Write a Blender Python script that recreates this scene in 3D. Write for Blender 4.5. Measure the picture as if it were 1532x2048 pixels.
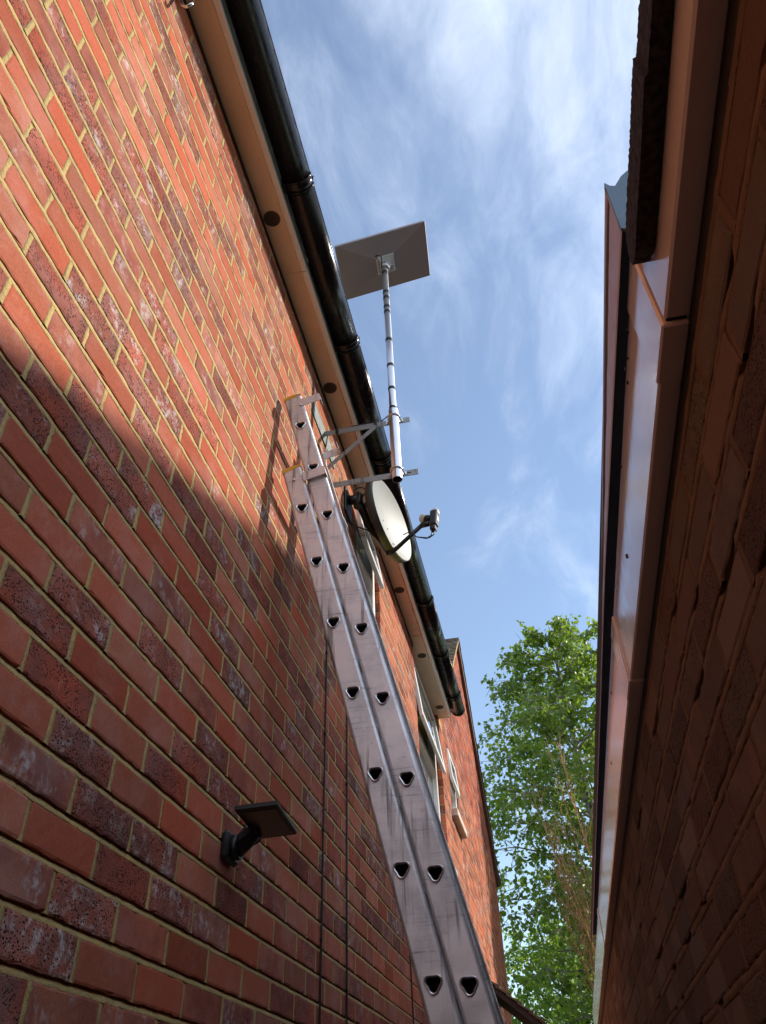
import bpy, math, random
from math import sin, cos, pi, radians, sqrt
from mathutils import Vector, Matrix, noise

for o in list(bpy.data.objects):
    bpy.data.objects.remove(o)
SC = bpy.context.scene
COL = SC.collection

# ------------------------------------------------------------------ camera
cam_d = bpy.data.cameras.new("camera")
cam = bpy.data.objects.new("camera", cam_d)
COL.objects.link(cam)
cam_d.sensor_fit = 'VERTICAL'
cam_d.sensor_height = 36.0
cam_d.sensor_width = 36.0
cam_d.lens = 36.0 * 1534.347 / 2048.0
cam_d.clip_start = 0.02
cam_d.clip_end = 3000
right = Vector((0.978398, 0.204589, -0.029679))
up = Vector((0.153987, -0.625443, 0.764925))
fwd = Vector((-0.137933, 0.752971, 0.643436))
M = Matrix((right, up, -fwd)).transposed().to_4x4()
M.translation = Vector((0.792887, 0.0, 1.5))
cam.matrix_world = M
SC.camera = cam

# ------------------------------------------------------------------ sun and sky
SUN = Vector((1.0, 0.46, 0.80)).normalized()
sun_el = math.asin(SUN.z)
sun_az = math.atan2(SUN.x, SUN.y)
sd = bpy.data.lights.new("sun", 'SUN')
sd.energy = 4.5
sd.angle = radians(0.53)
sd.color = (1.0, 0.93, 0.83)
so = bpy.data.objects.new("sun", sd)
COL.objects.link(so)
so.rotation_euler = (-SUN).to_track_quat('-Z', 'Y').to_euler()

W = bpy.data.worlds.new("World")
SC.world = W
W.use_nodes = True
wt = W.node_tree
for n in list(wt.nodes):
    wt.nodes.remove(n)
def wn(t, **k):
    n = wt.nodes.new(t)
    for a, b in k.items():
        setattr(n, a, b)
    return n
wl = wt.links.new
wout = wn('ShaderNodeOutputWorld')
wbg = wn('ShaderNodeBackground')
wbg.inputs[1].default_value = 0.150
sky = wn('ShaderNodeTexSky', sky_type='NISHITA')
sky.sun_disc = False
sky.sun_elevation = sun_el
sky.sun_rotation = sun_az
sky.air_density = 1.15
sky.dust_density = 0.15
sky.ozone_density = 1.6
# thin cirrus drawn over the sky by direction
tc = wn('ShaderNodeTexCoord')
sep = wn('ShaderNodeSeparateXYZ')
wl(tc.outputs['Generated'], sep.inputs[0])
zc = wn('ShaderNodeMath', operation='MAXIMUM'); wl(sep.outputs[2], zc.inputs[0]); zc.inputs[1].default_value = 0.08
dx = wn('ShaderNodeMath', operation='DIVIDE'); wl(sep.outputs[0], dx.inputs[0]); wl(zc.outputs[0], dx.inputs[1])
dy = wn('ShaderNodeMath', operation='DIVIDE'); wl(sep.outputs[1], dy.inputs[0]); wl(zc.outputs[0], dy.inputs[1])
cmb = wn('ShaderNodeCombineXYZ'); wl(dx.outputs[0], cmb.inputs[0]); wl(dy.outputs[0], cmb.inputs[1])
mp = wn('ShaderNodeMapping'); wl(cmb.outputs[0], mp.inputs[0])
mp.inputs['Rotation'].default_value = (0, 0, radians(24))
mp.inputs['Scale'].default_value = (2.6, 1.15, 1)
mp.inputs['Location'].default_value = (0.35, 1.2, 0)
warp = wn('ShaderNodeTexNoise'); wl(mp.outputs[0], warp.inputs['Vector'])
warp.inputs['Scale'].default_value = 1.1; warp.inputs['Detail'].default_value = 3
wmix = wn('ShaderNodeMixRGB', blend_type='ADD'); wmix.inputs[0].default_value = 0.9
wl(mp.outputs[0], wmix.inputs[1]); wl(warp.outputs['Color'], wmix.inputs[2])
cn = wn('ShaderNodeTexNoise'); wl(wmix.outputs[0], cn.inputs['Vector'])
cn.inputs['Scale'].default_value = 1.5; cn.inputs['Detail'].default_value = 9; cn.inputs['Roughness'].default_value = 0.62
# more cloud overhead and to the right
bx = wn('ShaderNodeMath', operation='MULTIPLY_ADD'); wl(dx.outputs[0], bx.inputs[0]); bx.inputs[1].default_value = 0.26; bx.inputs[2].default_value = 0.02
by = wn('ShaderNodeMath', operation='MULTIPLY_ADD'); wl(dy.outputs[0], by.inputs[0]); by.inputs[1].default_value = -0.15; wl(bx.outputs[0], by.inputs[2])
ca = wn('ShaderNodeMath', operation='ADD'); wl(cn.outputs['Fac'], ca.inputs[0]); wl(by.outputs[0], ca.inputs[1])
cr = wn('ShaderNodeMapRange', interpolation_type='SMOOTHSTEP'); wl(ca.outputs[0], cr.inputs[0])
cr.inputs['From Min'].default_value = 0.33; cr.inputs['From Max'].default_value = 0.90
cr.inputs['To Min'].default_value = 0.06; cr.inputs['To Max'].default_value = 0.80
cm = wn('ShaderNodeMixRGB'); wl(cr.outputs[0], cm.inputs[0]); wl(sky.outputs[0], cm.inputs[1])
cm.inputs[2].default_value = (6.7, 7.4, 8.6, 1)
wl(cm.outputs[0], wbg.inputs[0])
wl(wbg.outputs[0], wout.inputs[0])

SC.view_settings.view_transform = 'Standard'
SC.view_settings.look = 'None'
SC.view_settings.exposure = 0.40
SC.view_settings.gamma = 1.0
SC.render.engine = 'CYCLES'
SC.cycles.use_denoising = True
SC.cycles.max_bounces = 10
SC.cycles.diffuse_bounces = 5
SC.cycles.transparent_max_bounces = 8

# ------------------------------------------------------------------ mesh helpers
class MB:
    def __init__(s):
        s.v = []; s.f = []; s.m = []; s.c = []; s.sm = []
    def face(s, idx, mat=0, col=(0, 0, 0), smooth=False):
        s.f.append(tuple(idx)); s.m.append(mat); s.c.append(col); s.sm.append(smooth)
    def add(s, pts, faces, mat=0, col=(0, 0, 0), smooth=False):
        b = len(s.v)
        s.v.extend([tuple(p) for p in pts])
        for f in faces:
            s.face([b + i for i in f], mat, col, smooth)
        return b
    def quad(s, a, b, c, d, mat=0, col=(0, 0, 0)):
        s.add([a, b, c, d], [(0, 1, 2, 3)], mat, col)
    def box(s, lo, hi, mat=0, col=(0, 0, 0), bev=0.0, xf=None):
        x0, y0, z0 = lo; x1, y1, z1 = hi
        if bev <= 0:
            P = [(x0,y0,z0),(x1,y0,z0),(x1,y1,z0),(x0,y1,z0),(x0,y0,z1),(x1,y0,z1),(x1,y1,z1),(x0,y1,z1)]
            F = [(0,3,2,1),(4,5,6,7),(0,1,5,4),(1,2,6,5),(2,3,7,6),(3,0,4,7)]
        else:
            b = bev
            P = []; F = []
            for sx in (0, 1):
                for sy in (0, 1):
                    for sz in (0, 1):
                        X = (x0, x1)[sx]; Y = (y0, y1)[sy]; Z = (z0, z1)[sz]
                        ix = X + (b if sx == 0 else -b); iy = Y + (b if sy == 0 else -b); iz = Z + (b if sz == 0 else -b)
                        P += [(X, iy, iz), (ix, Y, iz), (ix, iy, Z)]
            def I(sx, sy, sz, a): return ((sx*2+sy)*2+sz)*3 + a
            for sx in (0, 1):
                q = [I(sx,0,0,0), I(sx,1,0,0), I(sx,1,1,0), I(sx,0,1,0)]
                F.append(q if sx else q[::-1])
            for sy in (0, 1):
                q = [I(0,sy,0,1), I(1,sy,0,1), I(1,sy,1,1), I(0,sy,1,1)]
                F.append(q[::-1] if sy else q)
            for sz in (0, 1):
                q = [I(0,0,sz,2), I(1,0,sz,2), I(1,1,sz,2), I(0,1,sz,2)]
                F.append(q if sz else q[::-1])
            for sx in (0, 1):
                for sy in (0, 1):
                    F.append([I(sx,sy,0,0), I(sx,sy,0,1), I(sx,sy,1,1), I(sx,sy,1,0)])
            for sx in (0, 1):
                for sz in (0, 1):
                    F.append([I(sx,0,sz,0), I(sx,0,sz,2), I(sx,1,sz,2), I(sx,1,sz,0)])
            for sy in (0, 1):
                for sz in (0, 1):
                    F.append([I(0,sy,sz,1), I(0,sy,sz,2), I(1,sy,sz,2), I(1,sy,sz,1)])
            for sx in (0, 1):
                for sy in (0, 1):
                    for sz in (0, 1):
                        F.append([I(sx,sy,sz,0), I(sx,sy,sz,1), I(sx,sy,sz,2)])
        if xf: P = [tuple(xf(Vector(p))) for p in P]
        s.add(P, F, mat, col)
    def tube(s, pts, r, n=8, mat=0, col=(0, 0, 0), cap=True, smooth=True):
        pts = [Vector(p) for p in pts]
        rs = r if isinstance(r, (list, tuple)) else [r]*len(pts)
        b = len(s.v); prev = None
        for i, p in enumerate(pts):
            t = (pts[min(i+1, len(pts)-1)] - pts[max(i-1, 0)])
            t = t.normalized() if t.length > 1e-9 else Vector((0, 0, 1))
            if prev is None:
                a = Vector((0, 0, 1)) if abs(t.z) < 0.9 else Vector((1, 0, 0))
                u = t.cross(a).normalized()
            else:
                u = (prev - t*prev.dot(t)).normalized()
            prev = u; w = t.cross(u)
            for k in range(n):
                an = 2*pi*k/n
                s.v.append(tuple(p + (u*cos(an) + w*sin(an))*rs[i]))
        for i in range(len(pts)-1):
            for k in range(n):
                k2 = (k+1) % n
                s.face((b+i*n+k, b+i*n+k2, b+(i+1)*n+k2, b+(i+1)*n+k), mat, col, smooth)
        if cap:
            s.face([b+k for k in range(n)][::-1], mat, col)
            e = b+(len(pts)-1)*n
            s.face([e+k for k in range(n)], mat, col)
    def prism(s, prof, a, b, axis=1, mat=0, col=(0, 0, 0), caps=True, smooth=False, closed=True):
        # profile of (u,w) swept from a to b along axis (1: profile is x,z)
        def mk(u, w, t):
            return (u, t, w) if axis == 1 else ((t, u, w) if axis == 0 else (u, w, t))
        n = len(prof)
        base = len(s.v)
        for t in (a, b):
            for (u, w) in prof:
                s.v.append(mk(u, w, t))
        for i in range(n if closed else n-1):
            j = (i+1) % n
            s.face((base+i, base+j, base+n+j, base+n+i), mat, col, smooth)
        if caps and closed:
            s.face([base+i for i in range(n)][::-1], mat, col)
            s.face([base+n+i for i in range(n)], mat, col)
    def build(s, name, mats, parent=None, auto=False):
        me = bpy.data.meshes.new(name)
        me.from_pydata(s.v, [], s.f)
        for m in (mats if isinstance(mats, (list, tuple)) else [mats]):
            me.materials.append(m)
        me.polygons.foreach_set('material_index', s.m)
        me.polygons.foreach_set('use_smooth', s.sm)
        at = me.attributes.new('var', 'FLOAT_VECTOR', 'FACE')
        flat = [x for c in s.c for x in c]
        at.data.foreach_set('vector', flat)
        me.update()
        o = bpy.data.objects.new(name, me)
        COL.objects.link(o)
        if parent is not None:
            o.parent = parent
            o.matrix_parent_inverse = parent.matrix_world.inverted()
        return o

def tag(o, label=None, cat=None, group=None, kind=None):
    if label: o['label'] = label
    if cat: o['category'] = cat
    if group: o['group'] = group
    if kind: o['kind'] = kind
    return o

def thing(name, label, cat, loc=(0, 0, 0), group=None):
    o = bpy.data.objects.new(name, None)
    o.empty_display_size = 0.1
    COL.objects.link(o)
    o.location = loc
    o.matrix_world = Matrix.Translation(loc)
    return tag(o, label, cat, group)

# ------------------------------------------------------------------ materials
class NT:
    def __init__(s, name):
        s.m = bpy.data.materials.new(name); s.m.use_nodes = True
        s.t = s.m.node_tree
        s.b = s.t.nodes['Principled BSDF']; s.out = s.t.nodes['Material Output']
        s.co = s.n('ShaderNodeTexCoord').outputs['Object']
    def n(s, t, ins=None, **k):
        x = s.t.nodes.new(t)
        for a, b in k.items(): setattr(x, a, b)
        if ins:
            for a, b in ins.items():
                if hasattr(b, 'is_linked'): s.t.links.new(b, x.inputs[a])
                else: x.inputs[a].default_value = b
        return x
    def l(s, a, b): s.t.links.new(a, b)
    def noise(s, scale, detail=4, rough=0.55, vec=None, dist=0.0):
        return s.n('ShaderNodeTexNoise', {'Vector': vec or s.co, 'Scale': scale, 'Detail': detail, 'Roughness': rough, 'Distortion': dist}).outputs['Fac']
    def ramp(s, fac, a, b, ca=0.0, cb=1.0, smooth=True):
        return s.n('ShaderNodeMapRange', {0: fac, 1: a, 2: b, 3: ca, 4: cb}, interpolation_type='SMOOTHSTEP' if smooth else 'LINEAR').outputs[0]
    def mix(s, fac, a, b, bt='MIX'):
        x = s.n('ShaderNodeMixRGB', blend_type=bt)
        for i, v in ((0, fac), (1, a), (2, b)):
            if hasattr(v, 'is_linked'): s.l(v, x.inputs[i])
            else:
                x.inputs[i].default_value = v if i == 0 else (tuple(v) + (1,) if len(v) == 3 else v)
        return x.outputs[0]
    def math(s, op, a, b=0.0, c=0.0):
        return s.n('ShaderNodeMath', {0: a, 1: b, 2: c}, operation=op).outputs[0]
    def stretch(s, sc):
        return s.n('ShaderNodeMapping', {0: s.co, 3: sc}).outputs[0]
    def bump(s, h, dist, strength=1.0):
        x = s.n('ShaderNodeBump', {'Height': h, 'Distance': dist, 'Strength': strength})
        s.l(x.outputs[0], s.b.inputs['Normal'])
        return x
    def set(s, **k):
        for a, v in k.items():
            i = s.b.inputs[a.replace('_', ' ')]
            if hasattr(v, 'is_linked'): s.l(v, i)
            else: i.default_value = v + (1,) if isinstance(v, tuple) and len(v) == 3 else v
        return s.m

def brick_mat(name, smooth_a, smooth_b, purple, rough_a, rough_b, bloom, bloom_amt=1.0, gray=0.0, smear_col=(0.50, 0.38, 0.20)):
    t = NT(name)
    at = t.n('ShaderNodeAttribute', attribute_name='var', attribute_type='GEOMETRY').outputs['Vector']
    sp = t.n('ShaderNodeSeparateXYZ', {0: at})
    r1, r2, r3 = sp.outputs[0], sp.outputs[1], sp.outputs[2]
    # shift the pattern from brick to brick
    off = t.n('ShaderNodeVectorMath', {0: at, 1: (17, 31, 23)}, operation='MULTIPLY').outputs[0]
    v = t.n('ShaderNodeVectorMath', {0: t.co, 1: off}, operation='ADD').outputs[0]
    isrough = t.ramp(r1, 0.65, 0.67)
    ispur = t.math('MULTIPLY', t.ramp(r1, 0.46, 0.48), t.math('SUBTRACT', 1.0, isrough))
    n1 = t.noise(9, 5, 0.6, v); n2 = t.noise(60, 4, 0.6, v); n3 = t.noise(230, 3, 0.6, v)
    sm = t.mix(t.math('ADD', t.math('MULTIPLY', r2, 0.75), t.math('MULTIPLY', n1, 0.25)), smooth_a, smooth_b)
    pu = t.mix(t.ramp(n1, 0.35, 0.65), purple, smooth_b)
    ro = t.mix(t.ramp(n1, 0.3, 0.7), rough_a, rough_b)
    col = t.mix(ispur, sm, pu)
    col = t.mix(isrough, col, ro)
    # fine speckle
    col = t.mix(t.math('MULTIPLY', t.ramp(n3, 0.30, 0.75), 0.35), col, (0.10, 0.045, 0.035))
    # pits of the rustic bricks
    vor = t.n('ShaderNodeTexVoronoi', {'Vector': t.n('ShaderNodeVectorMath', {0: v, 1: t.n('ShaderNodeVectorMath', {0: t.n('ShaderNodeTexNoise', {'Vector': v, 'Scale': 90.0, 'Detail': 2}).outputs['Color'], 1: (0.010, 0.010, 0.010)}, operation='MULTIPLY').outputs[0]}, operation='ADD').outputs[0], 'Scale': 165.0, 'Randomness': 1.0}, feature='F1')
    pitfac = t.math('MULTIPLY', t.ramp(vor.outputs['Distance'], 0.48, 0.10), t.ramp(t.noise(35, 2, 0.5, v), 0.32, 0.60))
    pit = t.math('MULTIPLY', pitfac, isrough)
    # white bloom on rough and purple bricks
    bl = t.math('MULTIPLY', t.ramp(t.noise(13, 5, 0.7, v, 0.6), 0.48, 0.66), t.ramp(n2, 0.38, 0.62))
    bl = t.math('MULTIPLY', bl, t.math('ADD', t.math('MULTIPLY', isrough, 0.68), t.math('ADD', t.math('MULTIPLY', ispur, 0.65), 0.10)))
    bl = t.math('MULTIPLY', bl, t.math('MULTIPLY', t.ramp(r3, 0.1, 0.8), bloom_amt))
    col = t.mix(bl, col, bloom)
    # every brick a little lighter or darker, redder or browner than the next
    lum = t.ramp(t.math('FRACT', t.math('MULTIPLY', r2, 7.31)), 0.0, 1.0, 0.72, 1.18, False)
    cc = t.n('ShaderNodeCombineColor', {0: lum, 1: t.math('MULTIPLY', lum, t.ramp(r3, 0.0, 1.0, 0.86, 1.16, False)), 2: t.math('MULTIPLY', lum, t.ramp(r3, 0.0, 1.0, 0.80, 1.2, False))}).outputs[0]
    col = t.mix(1.0, col, cc, 'MULTIPLY')
    # smears of mortar left on the faces
    smear = t.math('MULTIPLY', t.ramp(t.noise(7, 6, 0.75), 0.60, 0.72), t.ramp(t.noise(120, 3, 0.6), 0.40, 0.62))
    col = t.mix(t.math('MULTIPLY', smear, 0.50), col, smear_col)
    # dusty wash on smooth ones
    wash = t.math('MULTIPLY', t.ramp(t.noise(5, 4, 0.6, t.stretch((1, 1, 1))), 0.45, 0.80), 0.18)
    col = t.mix(wash, col, bloom)
    col = t.mix(pit, col, (0.045, 0.022, 0.02))
    if gray: col = t.mix(gray, col, (0.16, 0.12, 0.10))
    h = t.math('ADD', t.math('MULTIPLY', n2, 0.5), t.math('MULTIPLY', n3, 0.25))
    h = t.math('ADD', t.math('MULTIPLY', h, t.math('ADD', 0.5, t.math('MULTIPLY', isrough, 1.6))), t.math('MULTIPLY', pit, -1.6))
    t.bump(h, 0.0022, 0.8)
    return t.set(Base_Color=col, Roughness=0.93, Specular_IOR_Level=0.15)

M_brick = brick_mat('red_brick', (0.48, 0.100, 0.045), (0.46, 0.155, 0.092), (0.30, 0.085, 0.060),
                    (0.23, 0.085, 0.065), (0.42, 0.100, 0.055), (0.62, 0.52, 0.49), 1.0)
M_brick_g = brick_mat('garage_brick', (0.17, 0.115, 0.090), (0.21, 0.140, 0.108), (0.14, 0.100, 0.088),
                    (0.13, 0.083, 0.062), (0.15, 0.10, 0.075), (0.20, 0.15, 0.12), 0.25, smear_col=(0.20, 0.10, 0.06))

def mortar_mat(name, a, b, dark):
    t = NT(name)
    n1 = t.noise(14, 4); n2 = t.noise(260, 4, 0.7); n3 = t.noise(70, 3)
    col = t.mix(t.ramp(n1, 0.3, 0.7), a, b)
    col = t.mix(t.ramp(n2, 0.56, 0.72, 0, 0.75), col, dark)
    t.bump(t.math('ADD', n2, t.math('MULTIPLY', n3, 1.5)), 0.003, 0.9)
    return t.set(Base_Color=col, Roughness=0.95, Specular_IOR_Level=0.15)
M_mortar = mortar_mat('buff_mortar', (0.54, 0.39, 0.155), (0.43, 0.315, 0.145), (0.20, 0.15, 0.075))
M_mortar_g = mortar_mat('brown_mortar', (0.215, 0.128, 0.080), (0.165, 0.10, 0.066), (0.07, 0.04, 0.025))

def upvc(name, base, rough=0.25, dirt=0.25, dirtcol=(0.22, 0.15, 0.10)):
    t = NT(name)
    n1 = t.noise(3.5, 5, 0.6); n2 = t.noise(130, 3, 0.7); n3 = t.noise(28, 4)
    col = t.mix(t.math('MULTIPLY', t.ramp(n1, 0.42, 0.8), dirt), base, dirtcol)
    col = t.mix(t.math('MULTIPLY', t.ramp(n2, 0.66, 0.74), dirt*1.6), col, dirtcol)
    t.bump(n3, 0.0006, 0.3)
    return t.set(Base_Color=col, Roughness=t.ramp(n3, 0.3, 0.7, rough, rough+0.14))
M_soffit = upvc('soffit_board', (0.84, 0.62, 0.43), 0.42, 0.18)
M_white = upvc('white_frame', (0.84, 0.83, 0.80), 0.28, 0.10)
M_rust = upvc('soffit_stain', (0.36, 0.17, 0.09), 0.6, 0.8, (0.12, 0.05, 0.03))
M_gfascia = upvc('glossy_fascia', (0.84, 0.70, 0.65), 0.08, 0.10, (0.30, 0.18, 0.13))
b_ = M_gfascia.node_tree.nodes['Principled BSDF']; b_.inputs['Coat Weight'].default_value = 1.0; b_.inputs['Coat Roughness'].default_value = 0.16; b_.inputs['Coat IOR'].default_value = 1.6
M_gutter = upvc('brown_black_gutter', (0.008, 0.0066, 0.0075), 0.17, 0.05, (0.03, 0.027, 0.025))
M_gutter.node_tree.nodes['Principled BSDF'].inputs['Specular IOR Level'].default_value = 0.30
for n_ in M_gutter.node_tree.nodes:
    if n_.bl_idname == 'ShaderNodeBump': n_.inputs['Strength'].default_value = 0.04
M_ggut = upvc('garage_gutter', (0.46, 0.43, 0.60), 0.42, 0.35, (0.26, 0.20, 0.19))
M_stop = upvc('gutter_stop_end', (0.09, 0.19, 0.29), 0.35, 0.3, (0.15, 0.22, 0.27))

def plain(name, base, rough=0.6, metal=0.0, var=0.12, scale=20, bump=0.0):
    t = NT(name)
    n1 = t.noise(scale, 4)
    dk = tuple(c*(1-var*2) for c in base)
    col = t.mix(t.ramp(n1, 0.3, 0.75), base, dk)
    if bump: t.bump(t.noise(scale*6, 4), bump, 0.8)
    return t.set(Base_Color=col, Roughness=rough, Metallic=metal)
M_black = plain('black_plastic', (0.012, 0.012, 0.013), 0.42)
M_cable = plain('black_cable', (0.010, 0.010, 0.010), 0.35)
M_void = plain('vent_mesh', (0.018, 0.012, 0.010), 0.8)
M_ventring = plain('vent_ring', (0.10, 0.055, 0.038), 0.5)
M_capy = plain('yellow_end_cap', (0.62, 0.33, 0.03), 0.5)
M_panel = plain('antenna_housing', (0.42, 0.38, 0.44), 0.5, 0, 0.04, 6)
M_panel2 = plain('antenna_mount', (0.58, 0.58, 0.62), 0.45, 0, 0.05)
M_lnb = plain('lnb_cap', (0.62, 0.59, 0.52), 0.45)
M_tape = plain('black_tape', (0.012, 0.012, 0.014), 0.45)
M_dark = plain('dark_timber_and_shade', (0.035, 0.024, 0.020), 0.8, 0, 0.3, 12, 0.002)
M_felt = plain('roofing_felt', (0.058, 0.048, 0.062), 0.95, 0, 0.5, 90, 0.006)
M_lampglass = plain('lamp_diffuser', (0.06, 0.045, 0.045), 0.3)
M_sill = plain('pale_sill', (0.66, 0.55, 0.44), 0.6)
M_bark = plain('birch_bark', (0.48, 0.44, 0.39), 0.8, 0, 0.4, 9, 0.004)
M_twig = plain('tan_twig', (0.62, 0.38, 0.18), 0.8, 0, 0.3, 20)
M_trunk = plain('brown_bark', (0.12, 0.085, 0.06), 0.9, 0, 0.3, 15, 0.006)

# tiles
t = NT('roof_tile')
n1 = t.noise(6, 5); n2 = t.noise(60, 4)
col = t.mix(t.ramp(n1, 0.35, 0.7), (0.085, 0.055, 0.042), (0.13, 0.11, 0.065))
col = t.mix(t.ramp(n2, 0.55, 0.7, 0, 0.6), col, (0.20, 0.19, 0.11))
t.bump(n2, 0.006)
M_tile = t.set(Base_Color=col, Roughness=0.95)

# aluminium: brushed, worn, with grey smears along the length
def alu(name, base, rough, metal=0.75):
    t = NT(name)
    def m_(rot, sc): return t.n('ShaderNodeMapping', {0: t.co, 2: rot, 3: sc}).outputs[0]
    tl = radians(13.8)
    s1 = t.noise(1.0, 5, 0.65, m_((0, tl, 0), (60, 20, 2.4)))          # long dark rubs
    s2 = t.noise(1.0, 6, 0.75, m_((0, tl, 0), (4, 10, 190)))           # short cross scratches
    s3 = t.noise(1.0, 6, 0.75, m_((0, radians(-25), 0), (6, 10, 260)))
    n1 = t.noise(9, 6, 0.65); n3 = t.noise(340, 2); n4 = t.noise(3.0, 4, 0.6)
    dk = lambda k: tuple(c*k for c in base)
    col = t.mix(t.ramp(n1, 0.35, 0.75, 0, 0.6), base, dk(0.58))
    col = t.mix(t.math('MULTIPLY', t.ramp(s1, 0.52, 0.66, 0, 0.9), t.ramp(n4, 0.40, 0.55)), col, dk(0.30))
    col = t.mix(t.math('MULTIPLY', t.ramp(s2, 0.56, 0.64, 0, 0.75), t.ramp(n1, 0.44, 0.60)), col, dk(0.25))
    col = t.mix(t.math('MULTIPLY', t.ramp(s3, 0.60, 0.66, 0, 0.6), t.ramp(n4, 0.5, 0.62)), col, dk(0.35))
    col = t.mix(t.ramp(n3, 0.6, 0.75, 0, 0.35), col, dk(0.5))
    t.bump(t.math('ADD', s2, n3), 0.0005, 0.4)
    return t.set(Base_Color=col, Roughness=t.ramp(n1, 0.3, 0.7, rough, rough+0.15), Metallic=metal)
M_alu = alu('worn_aluminium', (0.68, 0.665, 0.68), 0.42, 0.62)
M_rim = plain('rung_rim', (0.78, 0.76, 0.76), 0.32, 0.85, 0.1)
M_mast = plain('mast_aluminium', (0.72, 0.73, 0.78), 0.30, 0.9, 0.05, 8)
M_galv = alu('galvanised_steel', (0.34, 0.36, 0.36), 0.45)
M_plate = plain('weathered_plate', (0.15, 0.175, 0.165), 0.62, 0.25, 0.25, 30)
M_steel = plain('polished_steel', (0.7, 0.7, 0.7), 0.2, 1.0, 0.05)
M_hole = plain('rung_inside', (0.03, 0.03, 0.03), 0.7)

# dish
t = NT('dish_enamel')
n1 = t.noise(9, 4); n2 = t.noise(110, 3)
col = t.mix(t.ramp(n1, 0.3, 0.7), (0.21, 0.21, 0.185), (0.185, 0.185, 0.155))
col = t.mix(t.ramp(n2, 0.66, 0.72, 0, 0.6), col, (0.2, 0.2, 0.16))
M_dish = t.set(Base_Color=col, Roughness=0.5)
t = NT('dish_rim')
n1 = t.noise(14, 5)
sx = t.n('ShaderNodeSeparateXYZ', {0: t.co}).outputs[2]
low = t.math('MULTIPLY', t.ramp(sx, 4.165, 4.125), t.ramp(n1, 0.3, 0.6))
M_dishrim = t.set(Base_Color=t.mix(low, (0.035, 0.035, 0.032), (0.22, 0.22, 0.035)), Roughness=0.55)

# window pane
t = NT('window_glass')
M_glass = t.set(Base_Color=(0.10, 0.13, 0.13), Roughness=0.03, Specular_IOR_Level=0.9, Coat_Weight=0.6)

# ground
t = NT('alley_concrete')
n1 = t.noise(2.5, 5); n2 = t.noise(60, 4)
M_ground = t.set(Base_Color=t.mix(t.ramp(n1, 0.3, 0.7), (0.13, 0.12, 0.105), (0.09, 0.085, 0.075)), Roughness=0.9)
t = NT('lawn_grass')
n1 = t.noise(0.7, 6)
M_lawn = t.set(Base_Color=t.mix(t.ramp(n1, 0.3, 0.7), (0.06, 0.11, 0.03), (0.09, 0.13, 0.04)), Roughness=0.95)

def leaf_mat(name, c1, c2, trans=0.45):
    t = NT(name)
    at = t.n('ShaderNodeAttribute', attribute_name='var', attribute_type='GEOMETRY').outputs['Vector']
    sp = t.n('ShaderNodeSeparateXYZ', {0: at})
    col = t.mix(sp.outputs[0], c1, c2)
    t.set(Base_Color=col, Roughness=0.42, Specular_IOR_Level=0.6)
    tr = t.n('ShaderNodeBsdfTranslucent')
    t.l(t.mix(0.55, col, (0.42, 0.62, 0.05)), tr.inputs[0])
    mx = t.n('ShaderNodeMixShader', {0: trans})
    t.l(t.b.outputs[0], mx.inputs[1]); t.l(tr.outputs[0], mx.inputs[2])
    t.l(mx.outputs[0], t.out.inputs[0])
    return t.m
M_leaf = leaf_mat('birch_leaf', (0.028, 0.075, 0.014), (0.210, 0.300, 0.036), 0.46)
M_leaf2 = leaf_mat('bright_leaf', (0.07, 0.15, 0.02), (0.13, 0.23, 0.03), 0.5)
M_leaf3 = leaf_mat('shrub_leaf', (0.05, 0.09, 0.02), (0.12, 0.16, 0.03), 0.4)
M_seed = leaf_mat('dry_seed', (0.34, 0.20, 0.11), (0.46, 0.28, 0.15), 0.3)

# ------------------------------------------------------------------ brick walls
COURSE = 0.07872
Z_LAT = 1.95708; Y_LAT = 1.32557
JT = 0.0145
JP = 0.0115

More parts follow.
